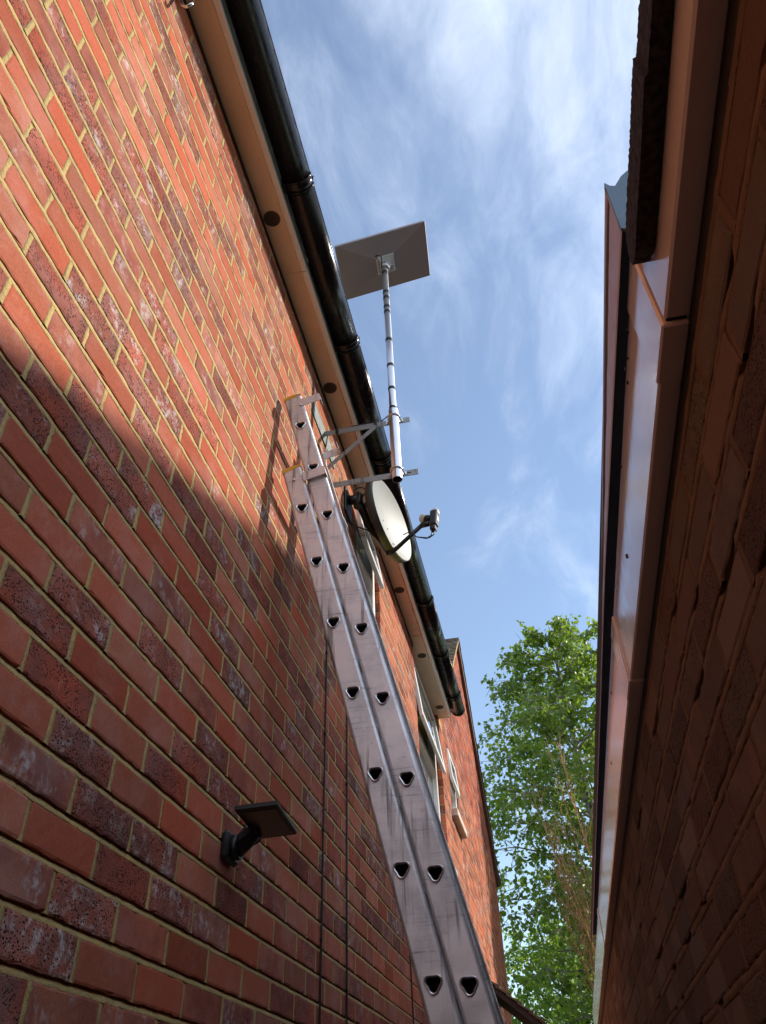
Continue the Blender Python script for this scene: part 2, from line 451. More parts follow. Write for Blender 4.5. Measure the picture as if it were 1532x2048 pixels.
def brick_grid(mb, X, a0, a1, z0, z1, rnd, hi, deep=0.0, rugged=1.0):
    """one brick; X(depth,a,z)->point, depth positive is out of the wall"""
    col = (rnd.random(), rnd.random(), rnd.random())
    out = rnd.uniform(-0.0006, 0.0010)*rugged
    back = -0.014 - deep
    j = 0.0013*rugged
    if hi:
        na = max(3, int((a1-a0)/0.018)+2); nz = 6
        e = 0.0045
        As = [a0] + [a0+e+(a1-a0-2*e)*i/(na-3) for i in range(na-2)] + [a1]
        Zs = [z0, z0+e] + [z0+e+(z1-z0-2*e)*i/(nz-3) for i in range(1, nz-3)] + [z1-e, z1]
        nA, nZ = len(As), len(Zs)
        P = []
        for i, a in enumerate(As):
            for k, z in enumerate(Zs):
                ea = i in (0, nA-1); ez = k in (0, nZ-1)
                d = out + 0.0009*noise.noise((a*40, z*40, col[0]*50))
                aa, zz = a, z
                if ea or ez:
                    d -= (0.0013 if not (ea and ez) else 0.0032)*(0.6+0.4*rugged)
                    jj = noise.noise((a*70+7, z*70, col[1]*40))*j*2.0 + noise.noise((a*210+3, z*210, col[2]*40))*j*1.6
                    if ea: aa += jj
                    if ez: zz += jj
                    if rnd.random() < 0.07*rugged: d -= 0.004*rnd.random()
                P.append(X(d, aa, zz))
        F = []
        for i in range(nA-1):
            for k in range(nZ-1):
                F.append((i*nZ+k, (i+1)*nZ+k, (i+1)*nZ+k+1, i*nZ+k+1))
        per = [(i, 0) for i in range(nA)] + [(nA-1, k) for k in range(1, nZ)] + [(i, nZ-1) for i in range(nA-2, -1, -1)] + [(0, k) for k in range(nZ-2, 0, -1)]
        b0 = len(P)
        for (i, k) in per:
            P.append(X(back, As[i], Zs[k]))
        m = len(per)
        for q in range(m):
            q2 = (q+1) % m
            i, k = per[q]; i2, k2 = per[q2]
            F.append((i*nZ+k, b0+q, b0+q2, i2*nZ+k2))
        mb.add(P, F, 0, col, False)
    else:
        e = 0.0013
        r = [rnd.uniform(-j, j) for _ in range(4)]
        a0 += r[0]; a1 += r[1]; z0 += r[2]*0.7; z1 += r[3]*0.7
        P = [X(out, a0+e, z0+e), X(out, a1-e, z0+e), X(out, a1-e, z1-e), X(out, a0+e, z1-e),
             X(out-e, a0, z0), X(out-e, a1, z0), X(out-e, a1, z1), X(out-e, a0, z1),
             X(back, a0, z0), X(back, a1, z0), X(back, a1, z1), X(back, a0, z1)]
        F = [(0, 1, 2, 3)]
        for q in range(4):
            q2 = (q+1) % 4
            F.append((q, q+4, q2+4, q2)); F.append((q+4, q+8, q2+8, q2+4))
        mb.add(P, F, 0, col, False)

def wall_bricks(mb, X, a_lo, a_hi, z_lo, z_hi, zref, aref, course, openings, hi_fn, rnd, top_fn=None, rugged=1.0, jt=JT, jp=JP):
    """zref: top of row 0; parity: even rows have joints at aref + n*.225 (n even)"""
    r0 = int(math.floor((zref - z_hi)/course)); r1 = int(math.ceil((zref - z_lo)/course))
    for row in range(r0, r1+1):
        zt = zref - row*course; zb = zt - (course - jt)
        if zt > z_hi + 1e-4 or zb < z_lo - 1e-4: continue
        ph = 0.0 if row % 2 == 0 else 0.1125
        k0 = int(math.floor((a_lo - aref - ph)/0.225)) - 1
        k1 = int(math.ceil((a_hi - aref - ph)/0.225)) + 1
        for k in range(k0, k1):
            s = aref + ph + k*0.225 + jp/2; e = s + 0.225 - jp
            s += rnd.uniform(-1, 1)*0.0012*rugged; e += rnd.uniform(-1, 1)*0.0012*rugged
            s = max(s, a_lo); e = min(e, a_hi)
            if e - s < 0.02: continue
            zb = zt - (course - jt*(1.0 if s < 3.7 else 0.74))
            if s >= 3.7: e += jp*0.15; s -= jp*0.15
            segs = [(s, e, False)]
            for (oa0, oa1, oz0, oz1) in openings:
                if zt < oz0 + 0.03 or zb > oz1 - 0.03: continue
                ns = []
                for (p, q, f) in segs:
                    if q <= oa0 or p >= oa1: ns.append((p, q, f)); continue
                    if p < oa0 - 0.02: ns.append((p, oa0, True))
                    if q > oa1 + 0.02: ns.append((oa1, q, True))
                segs = ns
            for (p, q, f) in segs:
                if top_fn and (zt > top_fn(p) or zt > top_fn(q)): continue
                brick_grid(mb, X, p, q, zb, zt, rnd, hi_fn(p, zb), 0.05 if f else 0.0, rugged)

def sheet(mb, X, a_lo, a_hi, z_lo, z_hi, d, openings, mat=1):
    As = sorted(set([a_lo, a_hi] + [v for o in openings for v in o[:2] if a_lo < v < a_hi]))
    Zs = sorted(set([z_lo, z_hi] + [v for o in openings for v in o[2:] if z_lo < v < z_hi]))
    for i in range(len(As)-1):
        for k in range(len(Zs)-1):
            ca = (As[i]+As[i+1])/2; cz = (Zs[k]+Zs[k+1])/2
            if any(o[0] < ca < o[1] and o[2] < cz < o[3] for o in openings): continue
            mb.quad(X(d, As[i], Zs[k]), X(d, As[i+1], Zs[k]), X(d, As[i+1], Zs[k+1]), X(d, As[i], Zs[k+1]), mat)

def joint_strips(mb, X, a_lo, a_hi, z_lo, z_hi, zref, aref, course, rnd, step=0.012, d_top=-0.0085, d_bot=-0.0002, d_perp=-0.0002, jt=JT, jp=JP, crack=0.0):
    """weather-struck bed joints and flush perpends, uneven like hand pointing"""
    r0 = int(math.floor((zref - z_hi)/course)); r1 = int(math.ceil((zref - z_lo)/course))
    n = int((a_hi-a_lo)/step)
    for row in range(r0, r1+1):
        zt = zref - row*course
        if zt > z_hi or zt < z_lo: continue
        P = []
        up_ = min(1.0, max(0.0, (zt-1.9)/1.2)) if crack == 0 else 0.0
        dt_ = d_top*(1-up_) + (-0.0012)*up_; db_ = d_bot + 0.0007*up_
        for i in range(n+1):
            a = a_lo + (a_hi-a_lo)*i/n
            w1 = noise.noise((a*30, row*3.7, 0))*0.0030; w2 = noise.noise((a*70, row*5.1, 9))*0.0030; w3 = noise.noise((a*80, row*7.7, 4))*0.0014
            lip = 0.0012 + max(0, w3)*1.6
            ck = -crack*max(0.0, min(1.0, (noise.noise((a*6, row*2.3, 11))-0.26)*8))
            P += [X(-0.013, a, zt+jt+0.002), X(dt_+w1*0.6+ck, a, zt+jt-0.0006), X((dt_+db_)/2+w2*0.6+ck*0.7, a, zt+jt*0.5+w1*0.5),
                  X(db_+w2*0.4, a, zt-0.0008+w3), X(db_+w2*0.4-0.0012, a, zt-lip-0.001), X(-0.013, a, zt-lip-0.002)]
        F = []
        for i in range(n):
            for q in range(5):
                F.append((i*6+q+1, (i)*6+q, (i+1)*6+q, (i+1)*6+q+1)[::-1])
        mb.add(P, F, 1, (0, 0, 0), True)
        # perpends of this course
        zb = zt - (course - jt)
        ph = 0.0 if row % 2 == 0 else 0.1125
        k0 = int(math.ceil((a_lo - aref - ph)/0.225)); k1 = int(math.floor((a_hi - aref - ph)/0.225))
        for k in range(k0, k1+1):
            c = aref + ph + k*0.225
            P = []
            dd = d_perp + rnd.uniform(-0.0015, 0.0008)
            for i in range(7):
                z = zb - 0.001 + (zt-zb+0.002)*i/6
                w = noise.noise((c*9, z*70, 3))*0.0016; w2 = noise.noise((c*9, z*60, 8))*0.0012
                P += [X(-0.013, c-jp/2-0.0014, z), X(dd+w, c-jp/2-0.0009+w2, z), X(dd+w-0.0006, c+jp/2+0.0009+w2, z), X(-0.013, c+jp/2+0.0014, z)]
            F = []
            for i in range(6):
                for q in range(3):
                    F.append((i*4+q, i*4+q+1, (i+1)*4+q+1, (i+1)*4+q))
            mb.add(P, F, 1, (0, 0, 0), True)

# ================================================================== the setting
def sheet_obj(name, x0, x1, y0, y1, z, mat):
    m = MB(); m.quad((x0, y0, z), (x1, y0, z), (x1, y1, z), (x0, y1, z))
    o = m.build(name, mat); tag(o, kind='structure'); return o
sheet_obj('ground', -600, 600, -600, 600, 0.0, M_lawn)
sheet_obj('path', 0.0, 2.6, -9, 14.0, 0.004, M_ground)

# ================================================================== brick house (left)
Y_END = 12.62; Y_EAVE = 6.85; Z_SOF = 4.69
GAB_Y = (Y_EAVE + Y_END)/2; GAB_Z = 7.17; 
def gable_top(y):
    if y < Y_EAVE: return 4.72
    return GAB_Z - abs(y - GAB_Y)*(GAB_Z - 4.75)/(GAB_Y - Y_EAVE)
W1 = (3.44, 4.09, 3.45, 4.695)
W2 = (5.45, 6.78, 3.30, 4.695)
W3 = (7.34, 7.97, 3.99, 4.66)
OPEN = [W1, W2, W3]
rnd = random.Random(5)
house = thing('brick_house', 'two storey red brick house with white soffit and black gutter, left of the alley', 'house', (0, 0, 0))
def XL(d, a, z): return (d, a, z)
mb = MB()
wall_bricks(mb, XL, -9.0, Y_EAVE, 0.0, 4.72, Z_LAT, Y_LAT, COURSE, OPEN,
            lambda a, z: 0.2 < a < 5.0 and z > 1.3, rnd)
wall_bricks(mb, XL, Y_EAVE+0.0, Y_END, 0.0, 7.3, Z_LAT, Y_LAT, COURSE, OPEN, lambda a, z: False, rnd,
            top_fn=lambda a: gable_top(a) - 0.01)
joint_strips(mb, XL, 0.2, 3.43, 1.3, 4.72, Z_LAT, Y_LAT, COURSE, rnd)
joint_strips(mb, XL, 3.43, 5.0, 1.3, 3.44, Z_LAT, Y_LAT, COURSE, rnd, 0.03)
near_blank = [(0.2, 3.43, 1.33, 4.70), (3.43, 5.0, 1.33, 3.40)]
sheet(mb, XL, -9.0, Y_END, 0.0, 4.74, -0.0014, OPEN + near_blank)
sheet(mb, XL, 0.15, 5.0, 1.3, 4.74, -0.0132, OPEN)
mb.add([XL(-0.0035, Y_EAVE, 4.74), XL(-0.0035, Y_END, 4.74), XL(-0.0035, GAB_Y, GAB_Z)], [(0, 1, 2)], 1)
# wall backs, ends and reveals
for (a0, a1, z0, z1) in OPEN:
    for (a, s) in ((a0, 1), (a1, -1)):
        aa = a - s*0.004
        mb.quad((-0.0036, aa, z0), (-0.30, aa, z0), (-0.30, aa, z1), (-0.0036, aa, z1), 1)
    mb.quad((-0.0036, a0, z0), (-0.0036, a1, z0), (-0.30, a1, z0), (-0.30, a0, z0), 1)
    mb.quad((-0.30, a0, z0), (-0.30, a1, z0), (-0.30, a1, z1), (-0.30, a0, z1), 1)
mb.quad((-0.0036, Y_END, 0), (-8, Y_END, 0), (-8, Y_END, 4.74), (-0.0036, Y_END, 4.74), 1)
mb.quad((-0.0036, -9.0, 0), (-8, -9.0, 0), (-8, -9.0, 4.74), (-0.0036, -9.0, 4.74), 1)
mb.build('wall', [M_brick, M_mortar], house)

# soffit and fascia
FX = 0.123
m = MB()
m.box((-0.05, -9.0, Z_SOF), (0.096, 1.924, Z_SOF+0.012))
m.box((-0.05, 1.928, Z_SOF+0.0015), (0.096, 5.30, Z_SOF+0.0135))
m.box((-0.05, 5.304, Z_SOF), (0.096, Y_EAVE, Z_SOF+0.012))
sof = m.build('soffit', M_soffit, house)
m = MB()
m.box((0.0975, -9.0, Z_SOF-0.004), (FX, 1.926, Z_SOF+0.175), bev=0.003)
m.box((0.0975, 1.929, Z_SOF-0.0055), (FX+0.0015, Y_EAVE+0.002, Z_SOF+0.1735), bev=0.003)
m.box((-0.02, Y_EAVE+0.0045, Z_SOF-0.003), (FX-0.002, Y_EAVE+0.018, Z_SOF+0.15))
m.build('fascia', M_white, house)
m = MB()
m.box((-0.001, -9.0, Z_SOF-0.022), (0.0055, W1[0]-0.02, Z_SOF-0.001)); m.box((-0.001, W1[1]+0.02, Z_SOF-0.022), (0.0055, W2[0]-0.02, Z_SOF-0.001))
m.build('shadow_strip', M_dark, house)  # dark strip added to paint the shadow line under the soffit
# dirty drips of sealant along the fascia joint
m = MB()
rr = random.Random(3)
P = []
ns = 260
for i in range(ns+1):
    y = 2.6 + 3.1*i/ns
    w = 0.0012 + 0.0045*max(0.0, noise.noise((y*7, 0, 0))+0.12) + 0.003*max(0.0, noise.noise((y*31, 2, 0)))
    if y < 4: w *= 0.6
    w2 = 0.002*noise.noise((y*23, 7, 0))
    P += [(0.0960-w+w2, y, Z_SOF-0.0008), (0.0968, y, Z_SOF-0.0062), (0.0985+w*0.5, y, Z_SOF-0.0062)]
F = []
for i in range(ns):
    F += [(i*3, i*3+1, i*3+4, i*3+3), (i*3+1, i*3+2, i*3+5, i*3+4)]
m.add(P, F)
m.build('sealant', M_rust, house)
# soffit vents
for y in (-0.35, 0.645, 1.643, 2.645, 3.64, 4.636, 5.63, 6.62):
    m = MB()
    n = 28
    ring = []
    for r, dz in ((0.0375, 0.001), (0.0365, -0.0035), (0.031, -0.0035), (0.0305, 0.0)):
        ring.append([(0.044 + r*cos(2*pi*k/n), y + r*sin(2*pi*k/n), Z_SOF + dz) for k in range(n)])
    for a in range(3):
        P = ring[a] + ring[a+1]
        m.add(P, [(k, (k+1) % n, n+(k+1) % n, n+k)[::-1] for k in range(n)], 0, smooth=True)
    m.add([(0.044 + 0.0307*cos(2*pi*k/n), y + 0.0307*sin(2*pi*k/n), Z_SOF-0.0008) for k in range(n)], [tuple(range(n))[::-1]], 1)
    for k in range(-4, 5):
        h = sqrt(0.0305**2 - (k*0.0065)**2)
        m.box((0.044-h, y+k*0.0065-0.0009, Z_SOF-0.0028), (0.044+h, y+k*0.0065+0.0009, Z_SOF-0.0012))
        m.box((0.044+k*0.0065-0.0009, y-h, Z_SOF-0.0030), (0.044+k*0.0065+0.0009, y+h, Z_SOF-0.0013))
    m.build('vent', [M_ventring, M_void], house)

# gutter: half round with unions
GX, GZ, GR = 0.1870, 4.778, 0.0625
def half(r, a0=180, a1=360, n=22):
    return [(GX + r*cos(radians(a0+(a1-a0)*i/n)), GZ + r*sin(radians(a0+(a1-a0)*i/n))) for i in range(n+1)]
def gutter_piece(m, ya, yb, r, th=0.0025, lip=True):
    o = half(r, 176, 364); i = half(r-th, 176, 364)[::-1]
    m.prism(o + i, ya, yb, 1, 0, smooth=True)
gut = MB()
ys = [-9.0, 1.545, 2.43, 3.315, 4.93, 5.765, Y_EAVE+0.05]
for a, b in zip(ys[:-1], ys[1:]):
    gutter_piece(gut, a+0.001, b-0.001, GR)
    gut.tube([(GX+GR-0.001, a+0.001, GZ+0.004), (GX+GR-0.001, b-0.001, GZ+0.004)], 0.0035, 8)
gut = gut.build('gutter', M_gutter, house)
for y in ys[1:-1] + [6.55]:
    m = MB()
    gutter_piece(m, y-0.022, y+0.022, GR+0.0045, 0.0040)
    gutter_piece(m, y-0.026, y-0.020, GR+0.0065, 0.006)
    gutter_piece(m, y+0.020, y+0.026, GR+0.0065, 0.006)
    m.tube([(GX+GR+0.004, y, GZ-0.01), (GX+GR+0.009, y, GZ+0.006), (GX+GR+0.004, y, GZ+0.016), (GX+GR-0.012, y, GZ+0.015)], 0.004, 6)
    m.box((FX, y-0.02, GZ-0.045), (GX-GR+0.01, y+0.02, GZ+0.01))
    m.build('union', M_gutter, gut)
m = MB()
prof = half(GR+0.005, 180, 360)
m.prism(prof, Y_EAVE+0.046, Y_EAVE+0.062, 1, 0)
m.build('stop_end', M_gutter, gut)

# main roof (above the eaves) and gable roof
roof = MB()
roof.box((0.085, -9.0, 4.838), (0.158, Y_EAVE+0.02, 4.846), 0)
roof.build('eaves_felt', M_dark, house)
def shear(fn):
    return fn
def main_slope(p):
    return Vector((p.x, p.y, p.z + max(0, (0.16 - p.x))*0.75))
roof2 = MB()
xs = [0.16, 0.10] + [-0.15*i for i in range(0, 30)]
P = []
for x in xs:
    for yy in (-9.1, Y_EAVE+0.08):
        P.append((x, yy, 4.86 + (0.16-x)*0.75))
for x in xs:
    for yy in (-9.1, Y_EAVE+0.08):
        P.append((x, yy, 4.885 + (0.16-x)*0.75))
k = len(xs)
F = []
for i in range(k-1):
    F.append((i*2, i*2+1, i*2+3, i*2+2)); F.append((2*k+i*2+2, 2*k+i*2+3, 2*k+i*2+1, 2*k+i*2))
F.append((0, 2*k, 2*k+1, 1))
for i in range(k-1):
    F.append((i*2+1, 2*k+i*2+1, 2*k+i*2+3, i*2+3))
roof2.add(P, F, 0)
# gable roof: rows of tiles on the near slope, running up to the ridge
VX = 0.055
sl = (GAB_Z - 4.75)/(GAB_Y - Y_EAVE)
tn = Vector((0, -sl, 1)).normalized()
rt = random.Random(8)
def gable_tiles(m, side):
    ln = sqrt(1+sl*sl)
    L = (GAB_Y - Y_EAVE + 0.10)*ln
    rows = int(L/0.10)
    for r in range(rows+1):
        s0 = r*0.10; s1 = min(s0+0.135, L)
        for c in range(0, 18):
            x1 = VX - c*0.165 + rt.uniform(-.002, .002); x0 = x1 - 0.160
            lift = 0.014 + rt.uniform(-0.002, 0.003)
            pts = []
            for (s, h) in ((s0, lift+0.012), (s1, 0.012)):
                yy = (Y_EAVE - 0.10) + s/ln; zz = 4.75 - 0.10*sl + s*sl/ln + 0.05
                if side < 0: yy = 2*GAB_Y - yy
                for x in (x0, x1):
                    pts.append((x, yy - (side)*sl/ln*h, zz + h/ln))
                for x in (x0, x1):
                    pts.append((x, yy - (side)*sl/ln*(h-0.012), zz + (h-0.012)/ln))
            m.add(pts, [(0, 1, 5, 4), (2, 6, 7, 3), (0, 2, 3, 1), (1, 3, 7, 5), (4, 5, 7, 6), (0, 4, 6, 2)], 0)
gable_tiles(roof2, 1); gable_tiles(roof2, -1)
roof2.build('roof', M_tile, house)
# verge bedding under the near tiles, dark barge board down the far slope
M_barge = plain('barge_board', (0.13, 0.05, 0.032), 0.8, 0, 0.3)
for side, nm, mt_ in ((1, 'verge', M_mortar), (-1, 'barge_board', M_barge)):
    ya = Y_EAVE-0.02; yb = GAB_Y
    P = []
    d0 = -0.035 if side > 0 else -0.17
    for (y_, z_) in ((ya, gable_top(Y_EAVE) - 0.02*sl), (yb, GAB_Z)):
        yy = y_ if side > 0 else 2*GAB_Y - y_
        for (x, dz) in ((0.0, d0), (VX-0.012, d0+0.015), (VX-0.012, 0.055), (0.0, 0.055)):
            P.append((x, yy, z_ + dz))
    F = [(0, 1, 5, 4), (1, 2, 6, 5), (2, 3, 7, 6), (3, 0, 4, 7), (0, 3, 2, 1), (4, 5, 6, 7)]
    m = MB()
    m.add(P, F, 0)
    m.build(nm, mt_, house)
m = MB()
y1 = Y_END + 0.10
m.box((-3.0, Y_END+0.005, 4.62), (0.05, Y_END+0.16, 4.74))
m.box((-3.0, Y_END+0.16, 4.66), (0.06, Y_END+0.27, 4.75))
m.build('eaves_box', M_dark, house)

# windows: outer frame, a top-hung fanlight standing slightly open, panes, sill
def window(o, frac, open_deg, sill=True, rec=0.050):
    a0, a1, z0, z1 = o
    a0 += 0.006; a1 -= 0.006; z0 += 0.004; z1 -= 0.004
    zt = z1 - (z1-z0)*frac
    fw = 0.058; x1 = -rec; x0 = x1 - 0.06
    m = MB()
    m.box((x0, a0, z0), (x1, a0+fw, z1), bev=0.004); m.box((x0, a1-fw, z0), (x1, a1, z1), bev=0.004)
    m.box((x0, a0+fw, z1-fw), (x1-0.001, a1-fw, z1), bev=0.004); m.box((x0, a0+fw, z0), (x1-0.001, a1-fw, z0+fw), bev=0.004)
    m.box((x0, a0+fw, zt-0.03), (x1-0.001, a1-fw, zt+0.03), bev=0.004)
    m.box((x0-0.004, a0+fw, z0+fw), (x0+0.03, a0+fw+0.018, zt-0.03)); m.box((x0-0.004, a1-fw-0.018, z0+fw), (x0+0.03, a1-fw, zt-0.03))
    fr = m.build('window', M_white, house)
    p = MB(); p.quad((x0+0.02, a0+fw, z0+fw), (x0+0.02, a1-fw, z0+fw), (x0+0.02, a1-fw, zt-0.03), (x0+0.02, a0+fw, zt-0.03))
    p.build('pane', M_glass, fr)
    # sash hinged at its head
    hz = z1 - 0.045; hx = x1 + 0.004; an = radians(open_deg)
    def rot(v):
        dz = v.z - hz; dxx = v.x - hx
        return Vector((hx + dxx*cos(an) - dz*sin(an), v.y, hz + dz*cos(an) + dxx*sin(an)))
    b0, b1, s0, s1 = a0+0.036, a1-0.036, zt-0.012, z1-0.045
    sx0, sx1 = x1-0.010, x1+0.020; sw = 0.052
    m = MB()
    for (lo, hi) in (((sx0, b0, s0), (sx1, b0+sw, s1)), ((sx0, b1-sw, s0), (sx1, b1, s1)),
                     ((sx0, b0+sw, s0), (sx1-0.001, b1-sw, s0+sw)), ((sx0, b0+sw, s1-sw), (sx1-0.001, b1-sw, s1))):
        m.box(lo, hi, bev=0.004, xf=rot)
    sa = m.build('sash', M_white, fr)
    p = MB()
    q = [rot(Vector(v)) for v in ((sx0+0.012, b0+sw, s0+sw), (sx0+0.012, b1-sw, s0+sw), (sx0+0.012, b1-sw, s1-sw), (sx0+0.012, b0+sw, s1-sw))]
    p.quad(*q)
    p.build('pane', M_glass, fr)
    if sill:
        m = MB(); m.box((x1-0.02, a0-0.05, z0-0.075), (0.058, a1+0.05, z0-0.002), bev=0.006)
        m.build('sill', M_sill, fr)
window(W1, 0.30, 9, rec=0.030)
window(W2, 0.42, 7, rec=0.045)
window(W3, 0.52, 5, rec=0.014)

# ================================================================== garage (right), turned very slightly
G_YE = 9.2
TH = 0.006
CX = 0.792887
def gx(u, y): return CX + u - TH*y
def XG(d, a, z): return (gx(0.300 - d, a), a, z)
garage = thing('garage', 'low dark brick garage with glossy white fascia along the right side of the alley', 'garage', (gx(0.3, 0), 0, 0))
mb = MB()
rg = random.Random(11)
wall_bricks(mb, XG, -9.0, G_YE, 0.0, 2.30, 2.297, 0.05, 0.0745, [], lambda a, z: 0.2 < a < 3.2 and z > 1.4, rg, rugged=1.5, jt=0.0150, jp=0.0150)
joint_strips(mb, XG, 0.2, 3.2, 1.4, 2.31, 2.297, 0.05, 0.0745, rg, 0.02, -0.0010, 0.0002, 0.0004, jt=0.0150, jp=0.0150, crack=0.012)
sheet(mb, XG, -9.0, G_YE, 0.0, 2.31, -0.001, [(0.2, 3.2, 1.42, 2.295)])
sheet(mb, XG, 0.1, 3.3, 1.4, 2.31, -0.0165, [])
mb.quad((gx(0.306, -9), -9, 0), (gx(0.306, -9)+3.2, -9, 0), (gx(0.306, -9)+3.2, -9, 2.33), (gx(0.306, -9), -9, 2.33), 1)
mb.quad((gx(0.306, G_YE), G_YE, 0), (gx(0.306, G_YE)+3.2, G_YE, 0), (gx(0.306, G_YE)+3.2, G_YE, 2.33), (gx(0.306, G_YE), G_YE, 2.33), 1)
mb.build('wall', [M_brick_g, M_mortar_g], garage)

def gbox(m, u0, u1, y0, y1, z0, z1, bev=0.0, mat=0):
    m.box((u0, y0, z0), (u1, y1, z1), mat, bev=bev, xf=lambda p: Vector((gx(p.x, p.y), p.y, p.z)))
m = MB(); gbox(m, 0.3015, 0.33, -9, G_YE, 2.300, 2.345); m.build('wall_plate', M_dark, garage)  # dark strip standing in for the shadowed gap between wall top and fascia
# fascia boards butted, with cover trims over the joints
fas = MB()
for (a, b, du) in ((-9.0, 0.685, 0.0), (0.690, 1.745, 0.0006), (1.750, 4.80, -0.0004), (4.805, G_YE, 0.0004)):
    gbox(fas, 0.268+du, 0.3035, a, b, 2.339, 2.520, 0.0035)
fas = fas.build('fascia', M_gfascia, garage)
for y0 in (0.690, 1.72, 4.79):
    m = MB(); gbox(m, 0.2645, 0.302, y0, y0+0.105, 2.3345, 2.517, 0.003)
    m.build('joint_trim', M_gfascia, fas)
# small nails, holes and grime flecks on the fascia
m = MB()
rf = random.Random(4)
for (y, z) in [(0.42, 2.44), (0.425, 2.433), (0.60, 2.47), (0.76, 2.50), (0.765, 2.485), (0.80, 2.512), (0.885, 2.505), (1.16, 2.51), (1.35, 2.43), (2.1, 2.49), (2.5, 2.44), (0.92, 2.515), (0.93, 2.497), (0.835, 2.512)]:
    m = MB()
    gbox(m, 0.2662, 0.2685, y, y+rf.uniform(0.002, 0.006), z, z+rf.uniform(0.003, 0.010))
    m.build('nail_hole', M_dark, fas)

# rough felt edge hanging over the near part of the fascia
m = MB()
P = []
ylist = [-3 + 3.0*i/60 for i in range(60)] + [0.0 + 0.662*i/330 for i in range(331)]
for y in ylist:
    endf = max(0.0, min(1.0, (0.662 - y)/0.05))
    endf = sqrt(endf) if endf < 1 else 1.0
    w = 0.0009*noise.noise((y*190, 0, 0)) + 0.0016*noise.noise((y*7, 3, 0))
    step_ = -0.0035 if y > 0.395 else 0.0
    top = 2.452 + 0.3*w - step_*0.5; bot = 2.452 - (0.052 + w)*endf
    u_out = 0.2445 + step_ + 0.5*w + (1-endf)*0.010; u_in = 0.2665
    n_ = 8
    for k in range(n_+1):
        s = k/n_
        if s < 0.25: uu, zz = u_in + (u_out-u_in)*(s/0.25), top
        elif s < 0.75: uu, zz = u_out + 0.0012*noise.noise((y*240, s*30, 2)), top + (bot-top)*((s-0.25)/0.5)
        else: uu, zz = u_out + (u_in-u_out)*((s-0.75)/0.25), bot + 0.0010*noise.noise((y*240, s*20, 5))
        P.append((gx(uu, y), y, zz))
F = []
for i in range(len(ylist)-1):
    for k in range(8):
        F.append((i*9+k, i*9+k+1, (i+1)*9+k+1, (i+1)*9+k))
m.add(P, F, 0, smooth=False)
m.build('felt_edge', M_felt, garage)

# gutter: folded section, starting part way along, closed by a stop end
GS = 0.650
def gut_prof(y):
    # (u,z) relative profile: outer lip top, outer bottom, inner bottom, inner top
    tz = 2.640 - 0.045*max(0, min(1.4, y-GS)); bz = 2.510 + 0.030*max(0, min(1, (y-GS)/0.9))
    return tz, bz
m = MB()
ylist = [GS, GS+0.012, 0.75, 0.85, 0.95, 1.1, 1.3, 1.55, 1.85, 2.2, 2.8, 3.3, 4.0, 4.9, 6.05]
P = []
for y in ylist:
    tz, bz = gut_prof(y)
    uo = 0.2536
    if y <= GS+0.011: uo -= 0.001
    pr = [(uo+0.006, tz-0.004), (uo+0.004, tz), (uo, tz-0.001), (uo-0.0008, tz-0.012), (uo+0.001, tz-0.016), (0.2492, bz+0.004), (0.2505, bz-0.0005), (0.2515, bz+0.006),
          (0.2540, 2.62), (0.3000, 2.62)]
    P += [(gx(u, y), y, z) for (u, z) in pr]
n_ = 10
for k in range(n_-1):
    m.add(P, [(i*n_+k, i*n_+k+1, (i+1)*n_+k+1, (i+1)*n_+k) for i in range(len(ylist)-1)], 1 if k >= 6 else 0)  # underside and cavity in dark material: recess shade put into the colour
ggut = m.build('gutter', [M_ggut, M_dark], garage)
m = MB()
tz, bz = gut_prof(GS)
poly = [(0.2530, tz+0.001), (0.2590, tz-0.010), (0.266, tz-0.014), (0.280, tz+0.010), (0.305, tz+0.035), (0.31, 2.56), (0.268, 2.515), (0.2555, bz-0.004), (0.2492, bz), (0.2508, bz+0.055)]
m.prism([(gx(u, GS), z) for (u, z) in poly], GS-0.006, GS-0.001, 1, 0)
m.build('stop_end', M_stop, ggut)
m = MB()
P = [(gx(0.29, -9), -9, 2.50), (gx(0.29, G_YE), G_YE, 2.50), (gx(0.29, G_YE)+1.6, G_YE, 2.95), (gx(0.29, -9)+1.6, -9, 2.95), (gx(0.29, G_YE)+3.2, G_YE, 2.50), (gx(0.29, -9)+3.2, -9, 2.50)]
m.add(P, [(0, 1, 2, 3), (3, 2, 4, 5), (0, 3, 5), (1, 4, 2)], 0)
m.build('roof', M_felt, garage)

